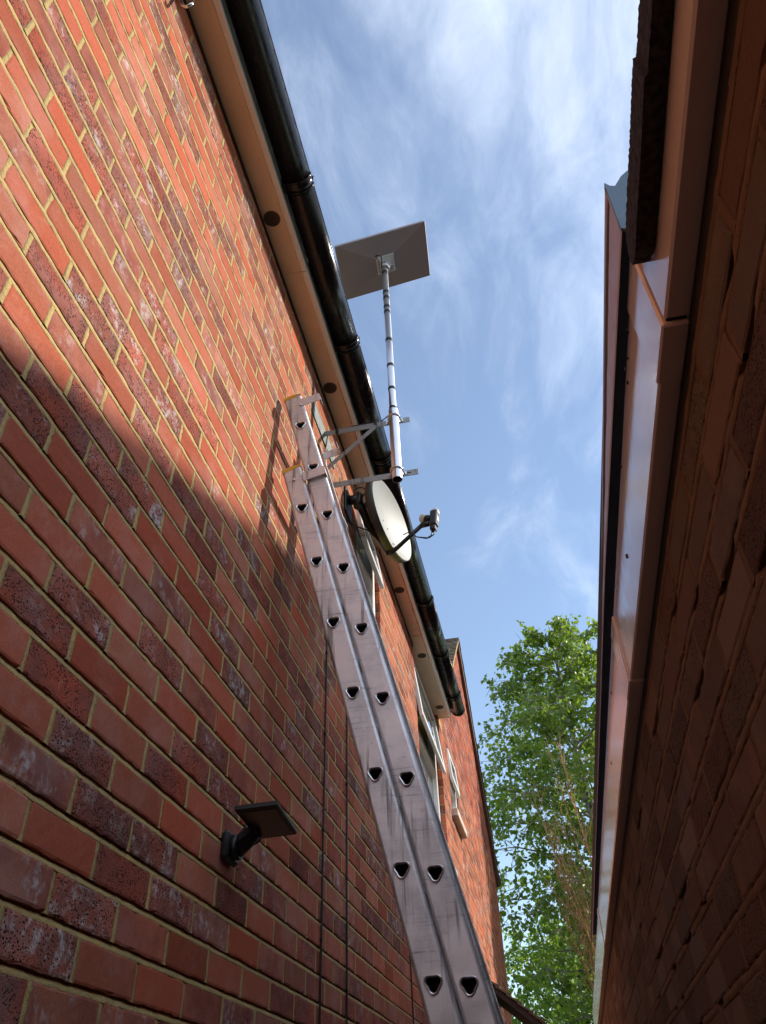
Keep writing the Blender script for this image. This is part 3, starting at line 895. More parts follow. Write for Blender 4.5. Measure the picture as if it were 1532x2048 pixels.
# ================================================================== ladder
YL = 2.03
def lad_dir(k): return Vector((-k, 0, 1)).normalized()
ladder = thing('extension_ladder', 'two section aluminium extension ladder leaning against the brick wall', 'ladder', (0.9, YL+0.17, 0))
KB, KF = 0.2467, 0.2443
RUNG_N = 24
def tri(r=0.0165, n=RUNG_N, extra=0.0):
    pts = []
    for i in range(n):
        a = 2*pi*i/n
        # rounded triangle, flat side up
        rr_ = r*(1 + 0.16*cos(3*(a + pi/2))) + extra
        pts.append((rr_*cos(a)*1.04, rr_*sin(a)*1.0))
    return pts
def section(x_ref, z_ref, kk, z_top, z_bot, spacing, y_near, y_far, flip_scale=1.0):
    d = lad_dir(kk); e = Vector((d.z, 0, -d.x))      # along, across (towards the alley)
    O = Vector((x_ref, 0, z_ref))
    hw = 0.0372
    s_top = (z_top - z_ref)/d.z; s_bot = (z_bot - z_ref)/d.z
    def P(s, w, y): 
        q = O + d*s + e*w
        return (q.x, y, q.z)
    holes = []
    s = 0.0
    while s < s_top - 0.03: s += spacing
    k = 0
    s = -int((0 - s_bot)/spacing)*spacing
    while s < s_top - 0.04:
        if s > s_bot + 0.04: holes.append(s)
        s += spacing
    up_ang = 0.0
    tr = tri(0.0182)
    for (yo, sgn) in ((y_near, 1), (y_far, -1)):
        m = MB()
        b = 0.0085
        # rounded corner, flange and inner return on both long edges
        for sd_ in (-1, 1):
            prof = [(sd_*(hw-b), 0.0), (sd_*(hw-b*0.5), b*0.13), (sd_*(hw-b*0.13), b*0.5), (sd_*hw, b), (sd_*hw, 0.028), (sd_*(hw-0.0025), 0.028)]
            base = len(m.v)
            for ss in (s_bot, s_top):
                for (w, t_) in prof:
                    m.v.append(P(ss, w, yo + sgn*t_))
            for i in range(len(prof)-1):
                m.face((base+i, base+i+1, base+6+i+1, base+6+i), 0, (0, 0, 0), i < 3)
        # web with a hole for each rung
        cuts = [s_bot] + [(holes[i]+holes[i+1])/2 for i in range(len(holes)-1)] + [s_top]
        for i, h in enumerate(holes):
            lo, hi = cuts[i], cuts[i+1]
            inner = []; outer = []
            for j in range(RUNG_N):
                wx, wz = tr[j]
                # tri is in horizontal/vertical axes; turn into ladder axes
                vec = Vector((wx, 0, wz))
                cs, cw = vec.dot(d), vec.dot(e)
                inner.append((cs, cw))
                # ray to the rectangle
                ks = 1e9
                if cs > 1e-9: ks = min(ks, (hi-h)/cs)
                if cs < -1e-9: ks = min(ks, (lo-h)/cs)
                if cw > 1e-9: ks = min(ks, (hw-b)/cw)
                if cw < -1e-9: ks = min(ks, -(hw-b)/cw)
                outer.append((cs*ks, cw*ks))
            corners_ = []
            for j in range(RUNG_N):
                o0 = outer[j]; o1 = outer[(j+1) % RUNG_N]
                on_s = lambda o_: abs(o_[0]-(hi-h)) < 1e-7 or abs(o_[0]-(lo-h)) < 1e-7
                on_w = lambda o_: abs(abs(o_[1])-(hw-b)) < 1e-7
                if (on_s(o0) and not on_w(o0) and on_w(o1)) or (on_w(o0) and not on_s(o0) and on_s(o1)):
                    cs_ = o0[0] if on_s(o0) else o1[0]; cw_ = o0[1] if on_w(o0) else o1[1]
                    corners_.append((j, (cs_, cw_)))
            pts = [P(h+a, w, yo) for (a, w) in inner] + [P(h+a, w, yo) for (a, w) in outer]
            m.add(pts, [(j, (j+1) % RUNG_N, RUNG_N+(j+1) % RUNG_N, RUNG_N+j) for j in range(RUNG_N)], 0)
            for (j, c_) in corners_:
                m.add([P(h+outer[j][0], outer[j][1], yo), P(h+c_[0], c_[1], yo), P(h+outer[(j+1) % RUNG_N][0], outer[(j+1) % RUNG_N][1], yo)], [(0, 1, 2)], 0)
        m.build('stile', M_alu, ladder)
        # end cap
        c = MB()
        n = 12
        prof = [(-hw-0.001, -0.012), (-hw-0.001, 0.006)] + [(-hw + 2*hw*i/n, 0.006 + 0.006*sin(pi*i/n)) for i in range(1, n)] + [(hw+0.001, 0.006), (hw+0.001, -0.0)]
        pa = [P(s_top + t_, w, yo - sgn*0.0012) for (w, t_) in prof]; pb = [P(s_top + t_, w, yo + sgn*0.030) for (w, t_) in prof]
        k = len(prof)
        c.add(pa + pb, [tuple(range(k)), tuple(range(k, 2*k))[::-1]] + [(i, (i+1) % k, k+(i+1) % k, k+i) for i in range(k)], 0)
        c.build('end_cap', M_capy, ladder)
    # rungs: hollow tubes flared against the outside of each stile
    for h in holes:
        m = MB()
        c0 = O + d*h
        def ringp(extra, y):
            return [(c0.x + a, y, c0.z + b_) for (a, b_) in tri(0.0182, RUNG_N, extra)]
        seq = [(0.0016, y_near-0.0004), (0.0022, y_near-0.0046), (0.0004, y_near-0.0062), (-0.0022, y_near-0.0046), (-0.0028, y_near+0.004), (-0.0028, y_near+0.06)]
        rings = [ringp(a, b_) for (a, b_) in seq]
        for a in range(len(rings)-1):
            m.add(rings[a]+rings[a+1], [(j, (j+1) % RUNG_N, RUNG_N+(j+1) % RUNG_N, RUNG_N+j) for j in range(RUNG_N)], 0 if a < 4 else 1, smooth=True)
        m.add(ringp(-0.0028, y_near+0.06), [tuple(range(RUNG_N))], 1)
        m.add(ringp(-0.0004, y_near) + ringp(-0.0004, y_far+0.004), [(j, (j+1) % RUNG_N, RUNG_N+(j+1) % RUNG_N, RUNG_N+j) for j in range(RUNG_N)], 0, smooth=True)
        m.add(ringp(-0.0004, y_far+0.004), [tuple(range(RUNG_N))[::-1]], 1)
        m.build('rung', [M_rim, M_hole], ladder)
    return P, (s_top, s_bot, O, d, e)
PB, infB = section(0.123, 3.314, KB, 3.520, 0.0, 0.2596, YL, YL+0.345)
PF, infF = section(0.096, 3.765, KF, 3.945, 0.45, 0.2534, YL+0.011, YL+0.334)
# guide brackets: folded plates wrapping round the stile of the next section
def guide(Pf, s, w0, w1, y_face, sgn, h=0.042):
    m = MB()
    def bx(wa, wb, ya, yb, sa, sb):
        c = [Pf(sa, wa, ya), Pf(sa, wb, ya), Pf(sa, wb, yb), Pf(sa, wa, yb), Pf(sb, wa, ya), Pf(sb, wb, ya), Pf(sb, wb, yb), Pf(sb, wa, yb)]
        m.add(c, [(0, 3, 2, 1), (4, 5, 6, 7), (0, 1, 5, 4), (1, 2, 6, 5), (2, 3, 7, 6), (3, 0, 4, 7)])
    y0 = y_face - sgn*0.010; y1 = y_face - sgn*0.007
    bx(w0, w1, min(y0, y1), max(y0, y1), s-h/2, s+h/2)                       # face plate
    ya, yb = sorted((y1, y_face + sgn*0.012))
    bx(w0, w0+0.003, ya, yb, s-h/2, s+h/2)
    ya, yb = sorted((y1, y_face + sgn*0.030))
    bx(w1-0.003, w1, ya, yb, s-h/2, s+h/2)
    m.build('guide_bracket', M_alu, ladder)
sB = (3.455 - 3.314)/lad_dir(KB).z
guide(PB, sB, 0.034, 0.122, YL+0.004, 1)
guide(PB, sB, 0.034, 0.122, YL+0.345-0.004, -1)
sF = (3.895 - 3.765)/lad_dir(KF).z
guide(PF, sF, 0.030, 0.112, YL+0.020, 1)
guide(PF, sF, 0.030, 0.112, YL+0.334-0.002, -1)
# bolts at the heads of the stiles
m = MB()
for (Pf, s, w, y) in ((PB, 0.150, -0.002, YL), (PF, 0.120, 0.024, YL+0.011), (PF, 0.160, 0.036, YL+0.02), (PF, sF-0.05, 0.036, YL+0.28)):
    c = Vector(Pf(s, w, y))
    m = MB()
    m.tube([c + Vector((0, 0.002, 0)), c - Vector((0, 0.004, 0)), c - Vector((0, 0.0065, 0))], [0.0062, 0.0062, 0.003], 12)
    m.build('bolt', M_steel, ladder)

# ================================================================== flat antenna on a mast
ant = thing('mast_antenna', 'flat rectangular white satellite antenna on a taped silver mast clamped to wall brackets', 'antenna', (0.0, 2.68, 4.2))
MX, MY = 0.380, 2.660
m = MB()
m.tube([(MX, MY, 4.30), (MX-0.001, MY, 4.425), (MX-0.004, MY-0.001, 5.80)], 0.0185, 20)
mast = m.build('mast', M_mast, ant)
m = MB()
pts = [(MX+0.001, MY, 3.960), (MX+0.001, MY, 4.02), (MX, MY, 4.44)]
m.tube(pts, 0.0245, 24, cap=False)
m.tube([(MX+0.001, MY, 3.960), (MX+0.001, MY, 4.30)], 0.0222, 24, cap=False, mat=1)
n = 24
P = [(MX+0.001+r*cos(2*pi*k/n), MY+r*sin(2*pi*k/n), z_) for (r, z_) in ((0.0245, 3.960), (0.0222, 3.960), ) for k in range(n)]
m.add(P, [(k, (k+1) % n, n+(k+1) % n, n+k) for k in range(n)])
P = [(MX+r*cos(2*pi*k/n), MY+r*sin(2*pi*k/n), 4.44) for r in (0.0245, 0.0185) for k in range(n)]
m.add(P, [(k, (k+1) % n, n+(k+1) % n, n+k) for k in range(n)])
m.build('mast_sleeve', [M_mast, M_hole], ant)
for z_, h in ((5.690, 0.030), (5.483, 0.022), (5.425, 0.024), (5.335, 0.022), (5.285, 0.020), (5.022, 0.020), (4.798, 0.018), (4.607, 0.018), (4.452, 0.022)):
    f = (z_-4.425)/1.375
    x_ = MX - 0.001 - 0.003*f
    m = MB(); m.tube([(x_, MY-0.001*f, z_-h/2), (x_, MY-0.001*f, z_+h/2)], 0.0200, 20)
    m.build('tape', M_tape, ant)
# housing
pc = Vector((0.370, 2.693, 5.880))
au = Vector((0.957, 0.081, 0.279)).normalized()
nn = Vector((-0.282, 0.018, 0.959)); nn = (nn - au*nn.dot(au)).normalized()
bv = nn.cross(au)
def Q(a, b, c): return tuple(pc + au*a + bv*b + nn*c)
HA, HB = 0.297, 0.1915
m = MB()
def rrect(ha, hb, r, c, n=5):
    out = []
    for (sx_, sy_, a0) in ((1, 1, 0), (-1, 1, 90), (-1, -1, 180), (1, -1, 270)):
        for i in range(n+1):
            a = radians(a0 + 90*i/n)
            out.append(Q(sx_*(ha-r) + r*cos(a), sy_*(hb-r) + r*sin(a), c))
    return out
rings = [rrect(HA-0.002, HB-0.002, 0.010, 0.016), rrect(HA, HB, 0.012, 0.013), rrect(HA, HB, 0.012, 0.001), rrect(HA-0.003, HB-0.003, 0.010, -0.003)]
k = len(rings[0])
for a in range(3):
    m.add(rings[a]+rings[a+1], [(i, (i+1) % k, k+(i+1) % k, k+i)[::-1] for i in range(k)], 0)
m.add(rings[0], [tuple(range(k))], 0)
# shallow pyramid back to a small raised pad
pad = [(0.066, 0.055), (-0.066, 0.055), (-0.066, -0.055), (0.066, -0.055)]
base_ = [(HA-0.003, HB-0.003), (-HA+0.003, HB-0.003), (-HA+0.003, -HB+0.003), (HA-0.003, -HB+0.003)]
P = [Q(a, b, -0.003) for a, b in base_] + [Q(a, b, -0.034) for a, b in pad]
m.add(P, [(0, 4, 5, 1), (1, 5, 6, 2), (2, 6, 7, 3), (3, 7, 4, 0), (4, 7, 6, 5)], 0)
hs = m.build('housing', M_panel, ant)
m = MB()
lo = [(0.060, 0.062), (-0.060, 0.062), (-0.060, -0.062), (0.060, -0.062)]
P = [Q(a, b, -0.0345) for a, b in lo] + [Q(a*0.93, b*0.93, -0.041) for a, b in lo] + [Q(a*0.36, b*0.36, -0.067) for a, b in lo]
F = []
for r_ in (0, 1):
    for i in range(4):
        j = (i+1) % 4
        F.append((r_*4+i, r_*4+j, r_*4+4+j, r_*4+4+i)[::-1])
F.append((8, 9, 10, 11)[::-1])
m.add(P, F, 0)
ctr = Vector(Q(0, 0, -0.055)); topm = Vector((MX-0.004, MY-0.001, 5.745))
m.tube([topm, topm*0.5+ctr*0.5 + Vector((0, 0, 0.004)), ctr], [0.0290, 0.0285, 0.027], 20)
m.tube([topm - Vector((0, 0, 0.006)), topm + Vector((0, 0, 0.004))], [0.0310, 0.0310], 20)
m.box((-0.016, -0.030, 0), (0.016, 0.030, 0.020), xf=lambda p: Vector(Q(p.x+0.02, p.y*0.6+0.012, -0.066-p.z*0.4)))
mt = m.build('mount', M_panel2, ant)
m = MB()
m.tube([Q(-0.050, -0.060, -0.046), Q(-0.064, -0.085, -0.058), Q(-0.060, -0.102, -0.075), Q(-0.035, -0.095, -0.095), tuple(topm + Vector((-0.015, -0.024, -0.03)))], 0.0035, 8)
m.box((-0.0015, -0.045, 0), (0.0015, 0.045, 0.003), xf=lambda p: Vector(Q(p.x-0.047, p.y-0.005, -0.0495+p.z)))
m.build('cable', M_tape, ant)
# brackets
def bracket(zc, xe, plate, brace):
    m = MB()
    yb = 2.690
    m.box((0.004, yb, zc-0.017), (xe, yb+0.004, zc+0.017))
    m.box((0.004, yb+0.0045, zc+0.0135), (xe, yb+0.020, zc+0.017))
    b_ = m.build('bracket', M_galv, ant)
    m = MB()
    if plate:
        m.box((0.002, 2.485, zc-0.058), (0.006, 2.60, zc+0.042)); m.box((0.002, 2.60, zc-0.058), (0.0065, 2.905, zc+0.042))
    else:
        m.box((0.002, 2.50, zc-0.05), (0.006, 2.88, zc+0.05))
    m.build('wall_plate', M_plate, b_)
    if brace:
        m = MB()
        a = Vector((0.285, yb-0.003, zc-0.012)); c = Vector((0.006, yb-0.003, zc-0.275))
        dd = (c-a).normalized(); pn = Vector((-dd.z, 0, dd.x))
        w = 0.011
        q = [a+pn*w, a-pn*w, c-pn*w, c+pn*w]
        m.add([tuple(v) for v in q] + [tuple(v+Vector((0, -0.004, 0))) for v in q], [(0, 1, 2, 3), (7, 6, 5, 4), (0, 4, 5, 1), (1, 5, 6, 2), (2, 6, 7, 3), (3, 7, 4, 0)])
        m.box((0.002, 2.655, zc-0.31), (0.006, 2.73, zc-0.22))
        m.build('brace', M_galv, b_)
    # U-bolt clamp
    m = MB()
    pts = [(MX-0.034, yb+0.016, zc)]
    for i in range(9):
        a = pi + pi*i/8
        pts.append((MX + 0.029*cos(a), MY + 0.029*sin(a), zc))
    pts += [(MX+0.034, yb+0.016, zc)]
    m.tube(pts, 0.0036, 8)
    for sx_ in (-0.033, 0.033):
        m.tube([(MX+sx_, yb-0.010, zc), (MX+sx_, yb-0.001, zc)], 0.0075, 6, smooth=False)
    m.box((MX-0.045, yb-0.003, zc-0.010), (MX+0.045, yb-0.0003, zc+0.010))
    m.build('clamp', M_steel, b_)
    m = MB()
    for xx in (xe-0.045, ):
        m.box((xx-0.010, yb-0.0006, zc-0.0035), (xx+0.010, yb-0.0002, zc+0.0035))
    m.build('slot', M_void, b_)
    return b_
bracket(4.390, 0.458, True, True)
bracket(4.020, 0.480, False, False)
for x_ in (0.075, 0.278):
    m = MB(); m.box((x_-0.008, 2.684, 4.390-0.019), (x_+0.008, 2.6955, 4.390+0.019)); m.build('tape', M_tape, ant)
m = MB()
m.tube([(MX-0.01, MY+0.02, 4.45), (0.30, 2.705, 4.418), (0.20, 2.700, 4.425), (0.10, 2.700, 4.412), (0.02, 2.705, 4.405), (0.006, 2.72, 4.3), (0.006, 2.80, 3.9), (0.006, 2.82, 3.3)], 0.0032, 8)
m.build('cable', M_cable, ant)

# ================================================================== satellite dish
dish = thing('satellite_dish', 'small oval grey satellite dish on a black arm just below the eaves', 'satellite dish', (0, 3.2, 4.33))
DC = Vector((0.222, 3.42, 4.350))
dn = Vector((0.98, -0.195, 0.02)).normalized()
dh = Vector((0, 0, 1)).cross(dn).normalized(); dv = dn.cross(dh)
DA, DBv = 0.290, 0.222
def D(a, b, c): return DC + dh*a + dv*b + dn*c
m = MB()
n = 56; rings_ = 12
P = [tuple(D(0, 0, -0.040))]
for r in range(1, rings_+1):
    f = r/rings_
    for k in range(n):
        a = 2*pi*k/n
        P.append(tuple(D(DA*f*cos(a), DBv*f*sin(a), -0.040 + 0.040*f*f)))
F = [(0, 1+k, 1+(k+1) % n) for k in range(n)]
for r in range(rings_-1):
    for k in range(n):
        F.append((1+r*n+k, 1+(r+1)*n+k, 1+(r+1)*n+(k+1) % n, 1+r*n+(k+1) % n))
m.add(P, F, 0, smooth=True)
m.build('reflector', M_dish, dish)
m = MB()
seq = [(1.0, 0.0), (1.015, 0.001), (1.024, -0.042), (1.00, -0.050), (0.94, -0.048), (0.5, -0.056), (0.1, -0.060)]
P = []
for (f, c) in seq:
    for k in range(n):
        a = 2*pi*k/n
        P.append(tuple(D(DA*f*cos(a), DBv*f*sin(a), c)))
F = []
for r in range(len(seq)-1):
    for k in range(n):
        F.append((r*n+k, r*n+(k+1) % n, (r+1)*n+(k+1) % n, (r+1)*n+k))
F.append(tuple((len(seq)-1)*n+k for k in range(n)))
m.add(P, F, 0, smooth=True)
m.build('back_shell', M_dishrim, dish)
m = MB()
for (a, b) in ((-0.06, -0.035), (0.005, -0.05), (0.03, -0.15), (0.06, -0.13)):
    f2 = (a/DA)**2+(b/DBv)**2
    c = D(a, b, -0.040+0.040*f2)
    m = MB(); m.tube([c-dn*0.002, c+dn*0.003], 0.0045, 8)
    m.build('bolt', M_black, dish)
# wall mount, arm, feed arm, LNB
m = MB()
m.box((0.002, 3.13, 4.24), (0.012, 3.27, 4.42), bev=0.003)
m.tube([(0.010, 3.20, 4.36), (0.065, 3.20, 4.355)], 0.028, 14)
m.tube([(0.065, 3.20, 4.300), (0.068, 3.20, 4.39)], 0.026, 14)
m.build('wall_mount', M_black, dish)
m = MB()
bend = Vector((0.100, 3.30, 4.245)); lowb = D(0.02, -DBv*0.86, -0.055)
m.tube([(0.066, 3.20, 4.345), (0.085, 3.25, 4.30), bend, (0.150, 3.37, 4.195), lowb], [0.024, 0.024, 0.022, 0.020, 0.017], 12)
m.tube([bend, D(0, -0.04, -0.082)], 0.020, 10)
m.tube([D(-0.05, -0.06, -0.078), D(0.02, -DBv*1.02, -0.02)], [0.026, 0.020], 8)
m.build('support_arm', M_black, dish)
LN = Vector((0.452, 3.33, 4.215))
m = MB()
s_ = D(0.0, -DBv*1.03, -0.02)
m.tube([D(0.0, -DBv*1.02, -0.05), s_, s_ + (LN-s_)*0.15, LN + Vector((-0.05, -0.0, -0.010))], [0.016, 0.016, 0.0125, 0.0125], 10)
m.tube([LN + Vector((-0.055, 0, -0.012)), LN + Vector((0.0, 0, -0.004))], [0.016, 0.018], 10)
m.build('feed_arm', M_black, dish)
ln = thing
m = MB()
face = (DC - LN).normalized()
tocap = (face*1.0 + Vector((0, 0, 0.15))).normalized()
b0 = LN + Vector((-0.002, 0, 0.018))
m.tube([b0, b0 + tocap*0.030], 0.021, 16, 1)
m.tube([b0 + tocap*0.014, b0 + tocap*0.020], 0.026, 16, 1)
m.tube([b0 + tocap*0.030, b0 + tocap*0.036, b0 + tocap*0.060, b0 + tocap*0.066], [0.024, 0.028, 0.027, 0.020], 18, 0)
m.build('lnb_horn', [M_lnb, M_black], dish)
m = MB()
ax = Vector((-0.10, -0.18, -0.98)).normalized(); ay = dh.copy(); az = ax.cross(ay).normalized()
def LB(p): return b0 + Vector((0.026, 0, 0.012)) + az*p.x + ay*p.y + ax*p.z
m.box((-0.022, -0.026, -0.050), (0.020, 0.026, 0.072), bev=0.006, xf=LB)
m.box((-0.017, -0.021, 0.072), (0.015, 0.021, 0.108), bev=0.005, xf=LB)
lb = m.build('lnb_body', M_black, dish)
m = MB()
m.box((-0.019, -0.0245, -0.066), (0.0225, 0.0245, -0.020), bev=0.010, xf=LB)
m.box((0.0205, -0.016, 0.0), (0.0215, 0.016, 0.035), xf=LB)
m.build('cap', M_lnb, lb)
m = MB()
e0 = LB(Vector((-0.006, 0.0, 0.108))); e1 = LB(Vector((0.008, 0.0, 0.108)))
for e_ in (e0, e1):
    m = MB()
    m.tube([e_, e_ + Vector((-0.008, 0, -0.030)), e_ + Vector((-0.035, -0.01, -0.055)), LN + Vector((-0.085, -0.01, -0.095)), LN + Vector((-0.105, -0.005, -0.060)), LN + Vector((-0.125, 0.0, -0.045)), LN + Vector((-0.16, 0.0, -0.058))], 0.0033, 8)
    m.build('cable', M_cable, dish)
m = MB()
m.tube([(0.01, 3.19, 4.20), (0.06, 3.22, 4.17), (0.10, 3.28, 4.19), (0.13, 3.34, 4.18), lowb], 0.004, 8)
m.build('cable', M_cable, dish)
m = MB()
loop = [(0.05, 3.16, 4.36)] + [(0.075+0.035*cos(a), 3.20, 4.41+0.035*sin(a)) for a in [radians(200-30*i) for i in range(9)]] + [(0.06, 3.22, 4.34)]
m.tube(loop, 0.004, 8)
m.build('cable', M_cable, dish)

# ================================================================== cables, lamp, hook
def cable_run(label, y0, ztop, zbot, rnd, y_top=None, x=0.0055, r=0.0038):
    root = thing('wall_cable', label, 'cable', (0, y0, 0), 'black cables clipped down the wall')
    m = MB()
    pts = []
    n = int((ztop-zbot)/0.05)
    for i in range(n+1):
        z = ztop + (zbot-ztop)*i/n
        pts.append((x + rnd.uniform(0, 0.0008), y0 + 0.0045*noise.noise((z*2.2, y0*9, 1)) + 0.0015*noise.noise((z*11, y0, 1)) + (0 if y_top is None else (y_top-y0)*max(0, 1-i*0.05/0.25)**2), z))
    m.tube(pts, r, 8)
    m.build('cable', M_cable, root)
    z = zbot + 0.1
    while z < ztop - 0.1:
        c = MB()
        yy = y0 + 0.0045*noise.noise((z*2.2, y0*9, 1))
        c.box((0.0, yy-0.006, z-0.006), (x+r+0.002, yy+0.006, z+0.006), bev=0.002)
        c.build('clip', M_cable, root)
        z += 0.36 + rnd.uniform(-0.04, 0.04)
rc = random.Random(2)
cable_run('thin black cable on the brick wall, left of the ladder, nearest the wall lamp', 2.822, 3.45, 0.1, rc)
cable_run('thin black cable on the brick wall, right one of the pair left of the ladder', 3.185, 4.22, 0.1, rc)
cable_run('short stretch of black cable low on the wall, touching the left edge of the ladder', 4.60, 2.45, 0.1, rc)

lamp = thing('wall_lamp', 'small square black outdoor wall light on an angled arm, on shaded brick', 'wall light', (0, 1.93, 2.1))
m = MB()
m.box((0.0, 1.885, 2.078), (0.020, 1.975, 2.150), bev=0.008)
m.tube([(0.016, 1.93, 2.114), (0.036, 1.93, 2.116)], 0.031, 16)
m.build('wall_mount', M_black, lamp)
m = MB()
m.tube([(0.026, 1.93, 2.113), (0.050, 1.925, 2.128), (0.074, 1.915, 2.148)], [0.026, 0.024, 0.024], 14)
m.box((0.040, 1.885, 2.118), (0.085, 1.955, 2.146), bev=0.006, xf=lambda p: Vector((p.x, p.y, p.z + (p.x-0.06)*0.5)))
m.build('arm', M_black, lamp)
lc = Vector((0.1215, 1.880, 2.158))
lu = Vector((0.100, 0.030, 0.0)).normalized(); lv = Vector((-0.015, 0.203, 0.0)).normalized()
lu = Vector((0.985, 0.10, 0.06)).normalized(); lnn = lu.cross(lv).normalized()
def LP(p): return lc + lu*p.x + lv*p.y + lnn*p.z
m = MB()
m.box((-0.053, -0.110, -0.008), (0.053, 0.110, 0.006), bev=0.003, xf=LP)
hd = m.build('lamp_head', M_black, lamp)
m = MB()
m.box((-0.038, -0.095, -0.0095), (0.044, 0.098, -0.0082), xf=LP)
m.build('diffuser', M_lampglass, hd)

hook = thing('hanging_hook', 'bent silver metal hook fixed at the top of the brick wall, upper left corner', 'hook', (0, 0.75, 4.6))
m = MB()
pts = [(0.0, 0.72, 4.80), (0.004, 0.735, 4.70), (0.018, 0.74, 4.58), (0.036, 0.742, 4.50), (0.055, 0.742, 4.468), (0.070, 0.741, 4.478), (0.074, 0.741, 4.505)]
m.tube(pts, [0.0055]*6 + [0.0045], 12)
m.build('hook_rod', M_steel, hook)
m = MB()
m.tube([(-0.002, 0.70, 4.66), (0.012, 0.70, 4.64), (0.016, 0.70, 4.56), (0.012, 0.70, 4.50)], [0.011, 0.013, 0.012, 0.006], 10)
m.build('anchor_plug', M_brick, hook)

# ================================================================== tiled canopy low on the house
can = thing('tiled_canopy', 'low dark tiled porch canopy on the house wall, at the foot of the gable wall', 'canopy', (0, 9.0, 2.4))
m = MB()
cy0, cy1 = 9.0, 10.8
rt = random.Random(6)
def cz(x): return 2.86 - 0.78*x
for i in range(7):
    for j in range(11):
        x0 = i*0.10; x1 = x0 + 0.145; y0 = cy0 + j*0.165; y1 = y0+0.16
        l = 0.034 + rt.uniform(-.006, .006)
        P = [(x0, y0, cz(x0)+0.004), (x0, y1, cz(x0)+0.004), (x1, y1, cz(x1)+l), (x1, y0, cz(x1)+l), (x0, y0, cz(x0)-0.010), (x0, y1, cz(x0)-0.010), (x1, y1, cz(x1)+l-0.026), (x1, y0, cz(x1)+l-0.026)]
        m.add(P, [(0, 1, 2, 3)[::-1], (4, 5, 6, 7), (0, 4, 7, 3), (1, 2, 6, 5), (2, 3, 7, 6), (0, 1, 5, 4)])
m.build('roof', M_tile, can)
m = MB()
m.box((0.0, cy0+0.02, 2.20), (0.60, cy0+0.06, 2.24)); 
P = [(0.0, cy0+0.02, cz(0)-0.07), (0.0, cy0+0.02, cz(0)-0.012), (0.66, cy0+0.02, cz(0.66)-0.012), (0.66, cy0+0.02, cz(0.66)-0.07)]
m.quad((0.0, cy0+0.05, cz(0)-0.03), (0.66, cy0+0.05, cz(0.66)-0.03), (0.66, cy1, cz(0.66)-0.03), (0.0, cy1, cz(0)-0.03))
m.add(P + [(a, b+0.03, c) for (a, b, c) in P], [(0, 1, 2, 3), (7, 6, 5, 4), (0, 3, 7, 4), (2, 3, 7, 6)])
m.box((0.62, cy0+0.02, cz(0.66)-0.12), (0.66, cy1, cz(0.66)-0.02))
m.build('frame', M_dark, can)

# ================================================================== neighbour house behind the garage (throws the shadow over the alley)
nb = thing('neighbouring_house', 'brick gabled house standing beyond the garage on the sunny side', 'house', (7, 5.9, 0))
NBX = 7.0
def sh(y, z): return (y + 0.46*NBX, z + 0.80*NBX)       # wall shadow point -> point in the plane of that gable
apex = sh(3.10, 3.60); le = sh(-3.2, 0.90); re_ = sh(7.2, 1.2)
m = MB()
def poly(x): return [(x, le[0], 0), (x, re_[0], 0), (x, re_[0], re_[1]), (x, apex[0], apex[1]), (x, le[0], le[1])]
P = poly(NBX) + poly(NBX+8)
m.add(P, [(0, 1, 2, 3, 4)[::-1], (5, 6, 7, 8, 9), (0, 1, 6, 5), (1, 2, 7, 6), (2, 3, 8, 7), (3, 4, 9, 8), (4, 0, 5, 9)])
m.build('wall', M_brick, nb)
m = MB()
for (p, q) in ((le, apex), (apex, re_)):
    P = [(NBX-0.02, p[0], p[1]+0.01), (NBX-0.02, q[0], q[1]+0.01), (NBX+8.1, q[0], q[1]+0.01), (NBX+8.1, p[0], p[1]+0.01)]
    m.add(P + [(a, b, c+0.05) for (a, b, c) in P], [(0, 1, 2, 3), (7, 6, 5, 4), (0, 4, 5, 1), (1, 5, 6, 2), (2, 6, 7, 3), (3, 7, 4, 0)])
m.build('roof', M_tile, nb)

